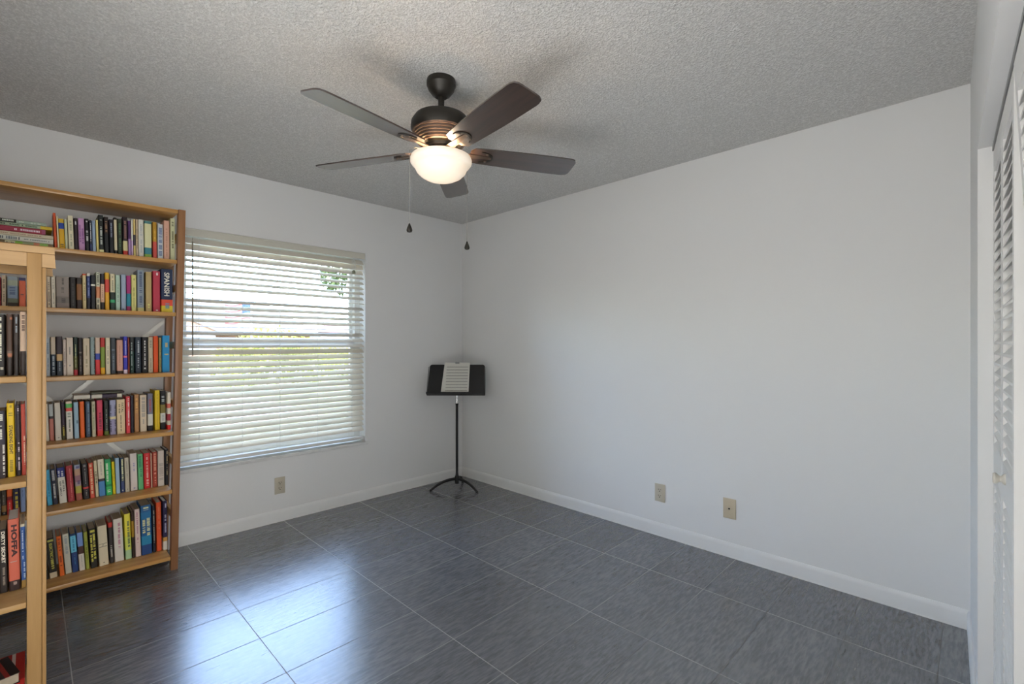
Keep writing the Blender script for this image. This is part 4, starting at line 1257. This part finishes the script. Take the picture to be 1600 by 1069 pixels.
# two books lying on top of the fourth-shelf row
zt = on_y(150, 623.5, -0.25)[1] + 0.004
xa = on_y(115, 620, -0.25)[0]
xb = on_y(190, 615, -0.25)[0]
flat_book(xa, xb, -0.252, zt, 0.021, 0.14, [(0, .33, '#b8b4a8'), (.33, .36, '#2c2430'), (.36, .58, '#b0aca0'), (.58, .62, '#33263a'), (.62, .9, '#33263a'), (.9, 1, '#aca898')], 'plum and white book lying across the fourth-shelf books', 'flat pair on the fourth shelf', tilt=-0.9)
flat_book(xa + 0.07, xb + 0.012, -0.248, zt + 0.0225, 0.009, 0.13, [(0, .85, '#4a4c3c'), (.85, 1, '#3a2a2a')], 'thin dark olive book topping the flat fourth-shelf pair', 'flat pair on the fourth shelf', tilt=-0.9)

# --- short bookcase rows
def row_g(z, y, items, where, group, lean):
    row(z, y, (lean, lean), items, where, group, depth=(0.13, 0.16))
row_g(G_Z[0], -1.27, [
    (-6, 8.6, 491.5, '#221d1b', 'black book with white script at the picture edge', K(ticks=[(.05, .75, .35, .6), (.86, .9, .45, .8)], tcol='#c8c4b4')),
    (10, 20.4, 491, [(0, .6, '#4c392e'), (.6, .68, '#6c5c50'), (.68, 1, '#2e241e')], 'dark brown book with silver lettering', K(ticks=[(.03, .12, .55, .95), (.64, .7, .2, .9)], tcol='#a86a4c')),
    (20.8, 30.2, 491, [(0, .5, '#3a302c'), (.5, 1, '#2c231f')], 'black-brown book beside the silver-lettered one', K(ticks=[(.05, .3, .4, .7)], tcol='#8e98a0')),
    (31, 41.4, 487.8, [(0, .62, '#b29c88'), (.62, .66, '#3a2c26'), (.66, 1, '#33261f')], 'cream-topped dark book against the birch post', K(ticks=[(.05, .3, .3, .8)], tcol='#5a4238')),
], 'on the upper birch shelf', 'books on the upper shelf of the birch bookcase', 0.2)
row_g(G_Z[1], -1.235, [
    (-4, 10.6, 643, [(0, .5, '#2c2834'), (.5, 1, '#34282c')], 'dark navy book with white and red print', K(ticks=[(.05, .15, .2, .7), (.22, .42, .1, .6), (.48, .95, .62, .85)], tcol='#c4c0b8')),
    (12, 24.4, 631, '#bfa222', 'yellow STANDING EIGHT hardback', K(title=[('STANDING EIGHT', '#3c3212', .30, .69, .52, .5, .03)], ticks=[(.03, .06, .4, .7), (.13, .17, .25, .8), (.77, .95, .3, .75)], tcol='#7c6c1a', hard=True)),
    (26, 33.6, 633, '#2e242a', 'plum-black hardback right of the yellow one', K(ticks=[(.05, .12, .4, .7), (.52, .66, .4, .75), (.74, .92, .4, .75)], tcol='#b8acb0')),
    (34.2, 41.4, 632, '#a8483a', 'terracotta red book against the birch post', K(ticks=[(.45, .85, .55, .85)], tcol='#d8b098')),
], 'on the middle birch shelf', 'books on the middle shelf of the birch bookcase', 0.8)
row_g(G_Z[2], -1.20, [
    (-1, 13, 829.5, '#2a211d', 'black DIRTY SECRET book', K(title=[('DIRTY SECRET', '#c4bcae', .03, .53, .56, .44, .03), ('JESSE SHELL', '#8a8074', .60, .88, .56, .28)][:1], ticks=[(.60, .88, .42, .7)], tcol='#857a6e')),
    (14, 32.4, 813, [(0, .86, '#b4604c'), (.86, 1, '#33201e')], 'thick brick-pink HOFFA hardback', K(title=[('HOFFA', '#3c1a18', .08, .53, .55, .52, .05)], ticks=[(.59, .60, .15, .75), (.88, .92, .4, .7)], tcol='#a08c84', hard=True, fresh=True)),
    (33.6, 41.4, 820, [(0, .04, '#b8b09a'), (.04, .88, '#3c5c94'), (.88, 1, '#9a7c44')], 'blue book against the birch post', K(ticks=[(.1, .55, .3, .6), (.6, .85, .55, .9)], tcol='#a8b8c8')),
], 'on the lower birch shelf', 'books on the lower shelf of the birch bookcase', 1.0)
# flat books at the foot of the short bookcase
fy = -1.30
flat_book(-3.30, -2.985, -1.30, G_Z[3] + 0.0008, 0.029, 0.22, [(0, 1, '#8a6a34')], 'tan book at the base of the pile on the floor-level birch shelf', 'flat pile on the birch shelf')
flat_book(-3.20, -2.966, -1.265, G_Z[3] + 0.0300, 0.025, 0.208, [(0, .86, '#8e1c14'), (.86, .9, '#b8a8a0'), (.9, 1, '#9a2018')], 'bright red book under the tilted dark cover', 'flat pile on the birch shelf')
flat_book(-3.172, -2.972, -1.325, G_Z[3] + 0.0556, 0.035, 0.15, [(0, .62, '#1e1416'), (.62, .74, '#8a2420'), (.74, .82, '#2a1c20'), (.82, .88, '#7a2420'), (.88, 1, '#1e1416')], 'dark red and black book topping the flat pile', 'flat pile on the birch shelf', rot=R_(12.4), spine_back=True)

# ------------------------------------------------------------------ outside the window
GRASS = mat('sunlit_lawn', (0.13, 0.14, 0.05, 1), 0.9, noise=0.5, nscale=3)
CONC = mat('pale_concrete', (0.42, 0.41, 0.39, 1), 0.85, noise=0.06, nscale=2)
ASPH = mat('sun_bleached_asphalt', (0.36, 0.36, 0.37, 1), 0.9, noise=0.1, nscale=4)
STUCCO = mat('peach_stucco', (0.13, 0.08, 0.056, 1), 0.85)
ROOFT = mat('cream_roof_tile', (0.085, 0.08, 0.073, 1), 0.8, noise=0.12, nscale=3)
LEAFY = translucent_material('yellow_green_leaf', (0.26, 0.28, 0.06, 1), 0.35)
LEAFD = translucent_material('mid_green_leaf', (0.07, 0.10, 0.035, 1), 0.3)
BARK = mat('grey_bark', (0.22, 0.18, 0.14, 1), 0.9, noise=0.3, nscale=20)
ZG = -0.16
b = MB(); b.box(-60, 60, 0.2, 90, ZG - 0.1, ZG, GRASS)
structure(b.build('ground'))
b = MB(); b.box(-60, 60, 18, 26, ZG, ZG + 0.012, ASPH)
structure(b.build('road'))
b = MB(); b.box(-2.6, 1.2, 6.0, 18, ZG, ZG + 0.02, CONC)
structure(b.build('driveway'))
b = MB(); b.box(-60, 60, 15.2, 16.6, ZG, ZG + 0.03, CONC)
structure(b.build('sidewalk'))

def leaves(name, parent, m, blobs, n, size, seed):
    rnd = random.Random(seed)
    b = MB()
    for k in range(n):
        bx_, by_, bz_, rx, ry, rz = rnd.choice(blobs)
        while True:
            p = Vector((rnd.uniform(-1, 1), rnd.uniform(-1, 1), rnd.uniform(-1, 1)))
            if 0.3 < p.length < 1:
                break
        c = Vector((bx_ + p.x * rx, by_ + p.y * ry, bz_ + p.z * rz))
        M = Matrix.Translation(c) @ Matrix.Rotation(rnd.uniform(0, 6.3), 4, 'Z') @ Matrix.Rotation(rnd.uniform(-1.2, 1.2), 4, 'X')
        s = size * rnd.uniform(0.6, 1.3)
        b.add([M @ Vector(q) for q in ((0, -s, 0), (s * 0.42, -s * 0.1, s * 0.12), (0, s, 0), (-s * 0.42, -s * 0.1, s * 0.12))], [(0, 1, 2, 3)], m)
    return b.build(name, parent)

def bush(loc, label, blobs, m, n, size, seed, group=None):
    t = thing('shrub', label, 'shrub', loc, group=group)
    leaves('foliage', t, m, blobs, n, size, seed)
    b = MB()
    rnd = random.Random(seed)
    for k in range(5):
        bx_, by_, bz_, rx, ry, rz = blobs[k % len(blobs)]
        b.tube([(rnd.uniform(-.05, .05), rnd.uniform(-.05, .05), 0), (bx_ * 0.5, by_ * 0.5, bz_ * 0.6), (bx_ + rnd.uniform(-.2, .2) * rx, by_, bz_ + 0.3 * rz)], [0.03, 0.02, 0.008], BARK, 6)
    b.build('stem', t)
bush((2.15, 11.0, ZG), 'rounded yellow-green shrub seen through the middle of the window', [(-0.2, 0, 1.15, 1.05, 0.9, 0.85), (0.8, 0.1, 0.9, 1.0, 0.9, 0.75), (-1.0, 0, 0.8, 0.8, 0.8, 0.7)], LEAFY, 5200, 0.075, 11)
bush((5.4, 13.2, ZG), 'lower yellow-green shrub seen through the right of the window', [(0, 0, 0.8, 1.2, 0.8, 0.8)], LEAFY, 3200, 0.06, 12)
bush((-0.45, 1.6, ZG), 'low leafy shrub outside under the right half of the window', [(0, 0, 0.30, 0.75, 0.4, 0.34)], LEAFD, 2600, 0.035, 13)
bush((-1.95, 1.5, ZG), 'low leafy shrub outside under the left half of the window', [(0, 0, 0.26, 0.7, 0.4, 0.32)], LEAFD, 2400, 0.035, 14)

tr = thing('tree', 'leafy tree at the upper right of the window view', 'tree', (3.0, 5.2, ZG))
b = MB(); b.tube([(0, 0, 0), (0.05, 0, 1.4), (-0.1, 0.05, 2.6), (-0.4, 0, 3.6)], [0.14, 0.11, 0.09, 0.05], BARK, 10); b.build('trunk', tr, smooth=50)
b = MB()
for q in ((-1.6, 0.1, 2.9), (-1.2, -0.3, 3.6), (0.8, 0.3, 3.6), (0.2, 0.4, 4.3)):
    b.tube([(-0.1, 0.05, 2.3), (q[0] * 0.5, q[1] * 0.5, (2.4 + q[2]) / 2), q], [0.06, 0.035, 0.01], BARK, 6)
b.build('branch', tr)
leaves('foliage', tr, LEAFD, [(-1.5, 0, 3.2, 0.7, 0.6, 0.7), (-0.8, 0, 3.9, 1.0, 0.9, 0.8), (0.6, 0.2, 4.0, 1.2, 1.0, 0.9), (0.1, 0.2, 4.6, 1.1, 1.0, 0.7), (-1.75, 0, 2.75, 0.4, 0.4, 0.35)], 2600, 0.07, 15)

def neighbour():
    Y = 36.0
    t = thing('house', 'peach house with a cream tile roof across the road', 'house', (on_y(400, 537, Y)[0], Y, ZG))
    ox, oz = t.location.x, ZG
    P = lambda px, py, y=Y: (on_y(px, py, y)[0] - ox, on_y(px, py, y)[1] - oz)
    x0, ze = P(318, 519)
    x1, _ = P(500, 519)
    b = MB(); b.box(x0 - 8, x1 - 0.6, 0.6, 9, 0, ze, STUCCO); b.build('wall', t)
    zr = P(440, 470)[1]
    D = 5.0
    xr = P(452, 472)[0]
    b = MB()
    v = [(x0 - 12, 0, ze), (x1, 0, ze), (x1, 2 * D, ze), (x0 - 12, 2 * D, ze), (x0 - 12, D, zr), (xr, D, zr)]
    lo = [(a, c, d - 0.18) for a, c, d in v[:4]]
    b.add(v + lo, [(0, 1, 5, 4), (1, 2, 5), (2, 3, 4, 5), (3, 0, 4), (6, 7, 1, 0), (7, 8, 2, 1), (8, 9, 3, 2), (9, 6, 0, 3), (6, 9, 8, 7)], ROOFT)
    n = 26                                       # tile courses
    for k in range(1, n):
        f = k / n
        y = D * f
        z = ze + (zr - ze) * f
        xe = x1 + (xr - x1) * f
        b.box(x0 - 12, xe, y - 0.05, y + 0.05, z - 0.02, z + 0.035, ROOFT)
    b.build('roof', t)
    # wing at the left with its own wall and roof edge
    xw, _ = P(344, 519, Y - 3)
    b = MB(); b.box(xw - 9, xw - 0.4, -3, 2, 0, ze - 0.12, STUCCO); b.build('wing_wall', t)
    zw = P(287, 494, Y - 3)[1]
    xw2 = P(287, 494, Y - 3)[0]
    b = MB()
    b.add([(xw, -3.12, ze), (xw2, -3.12, zw), (xw2, 3, zw), (xw, 3, ze), (xw, -3.12, ze - .09), (xw2, -3.12, zw - .09), (xw2, 3, zw - .09), (xw, 3, ze - .09)], [(0, 1, 2, 3), (4, 7, 6, 5), (0, 4, 5, 1), (1, 5, 6, 2), (2, 6, 7, 3), (3, 7, 4, 0)], ROOFT)
    b.build('wing_roof', t)
    b = MB(); b.prism([(xw, ze - 0.08), (xw2, zw - .08), (xw2, ze - 0.3), (xw - 0.4, ze - 0.3)], -3.03, -2.8, STUCCO, axis='y'); b.build('gable', t)
    for px in (292, 312):
        a = P(px, 530, Y - 3)[0]
        b = MB(); b.box(a, a + 0.9, -3.05, -2.98, 1.0, 2.0, mat('grey_window_frame', (0.12, 0.11, 0.1, 1), 0.5)); f = b.build('window_frame', t)
        b = MB(); b.box(a + .08, a + .82, -3.07, -3.04, 0.98, 2.02, mat('dark_window', (0.1, 0.12, 0.14, 1), 0.6)); b.build('pane', f)
neighbour()
def far_house():
    Y = 52.0
    t = thing('house', 'distant low house with a pinkish roof at the right of the window view', 'house', (on_y(530, 537, Y)[0], Y, ZG))
    ox = t.location.x
    P = lambda px, py: (on_y(px, py, Y)[0] - ox, on_y(px, py, Y)[1] - ZG)
    xa, ze = P(497, 519)
    xb, _ = P(600, 519)
    b = MB(); b.box(xa + .5, xb - .5, 0.5, 7, 0, ze, mat('white_stucco', (0.16, 0.155, 0.145, 1), 0.85)); b.build('wall', t)
    zr = P(530, 505)[1]
    pink = mat('pink_roof_tile', (0.11, 0.06, 0.05, 1), 0.8)
    b = MB()
    v = [(xa, 0, ze), (xb, 0, ze), (xb, 8, ze), (xa, 8, ze), (xa + 3, 4, zr), (xb - 3, 4, zr)]
    b.add(v, [(0, 1, 5, 4), (1, 2, 5), (2, 3, 4, 5), (3, 0, 4), (3, 2, 1, 0)], pink)
    b.build('roof', t)
far_house()
def flag():
    Y = 13.0
    x, z = on_y(393, 470, Y)
    t = thing('flag_pole', 'thin pole flying a striped flag on the lawn', 'flag', (x, Y, ZG))
    b = MB(); b.tube([(0, 0, 0), (0, 0, z - ZG)], 0.022, VINYL, 8); b.lathe([(0, 0.05), (0.03, 0.03), (0.035, 0), (0, -0.03)], VINYL, 12, c=(0, 0, z - ZG)); b.build('pole', t)
    top = on_y(393, 474, Y)[1] - ZG
    bot = on_y(393, 503, Y)[1] - ZG
    Lx = on_y(393, 480, Y)[0] - on_y(352, 480, Y)[0]
    red = mat('flag_red', (0.20, 0.028, 0.030, 1), 0.8); wh = mat('flag_white', (0.22, 0.21, 0.21, 1), 0.8); bl = mat('flag_blue', (0.02, 0.045, 0.14, 1), 0.8)
    b = MB()
    rows, cols = 13, 16
    def Q(i, j):
        a = i / cols
        return (-Lx * a, 0.06 * math.sin(a * 9), bot + (top - bot) * (j / rows) - 0.10 * a + 0.03 * math.sin(a * 7))
    for j in range(rows):
        for i in range(cols):
            m = bl if (j >= 6 and i < 6) else (red if j % 2 == 0 else wh)
            p = [Q(i, j), Q(i + 1, j), Q(i + 1, j + 1), Q(i, j + 1)]
            b.add(p + [(a, c + 0.004, d) for a, c, d in p], [(0, 1, 2, 3), (7, 6, 5, 4)], m)
    b.build('banner', t)
flag()
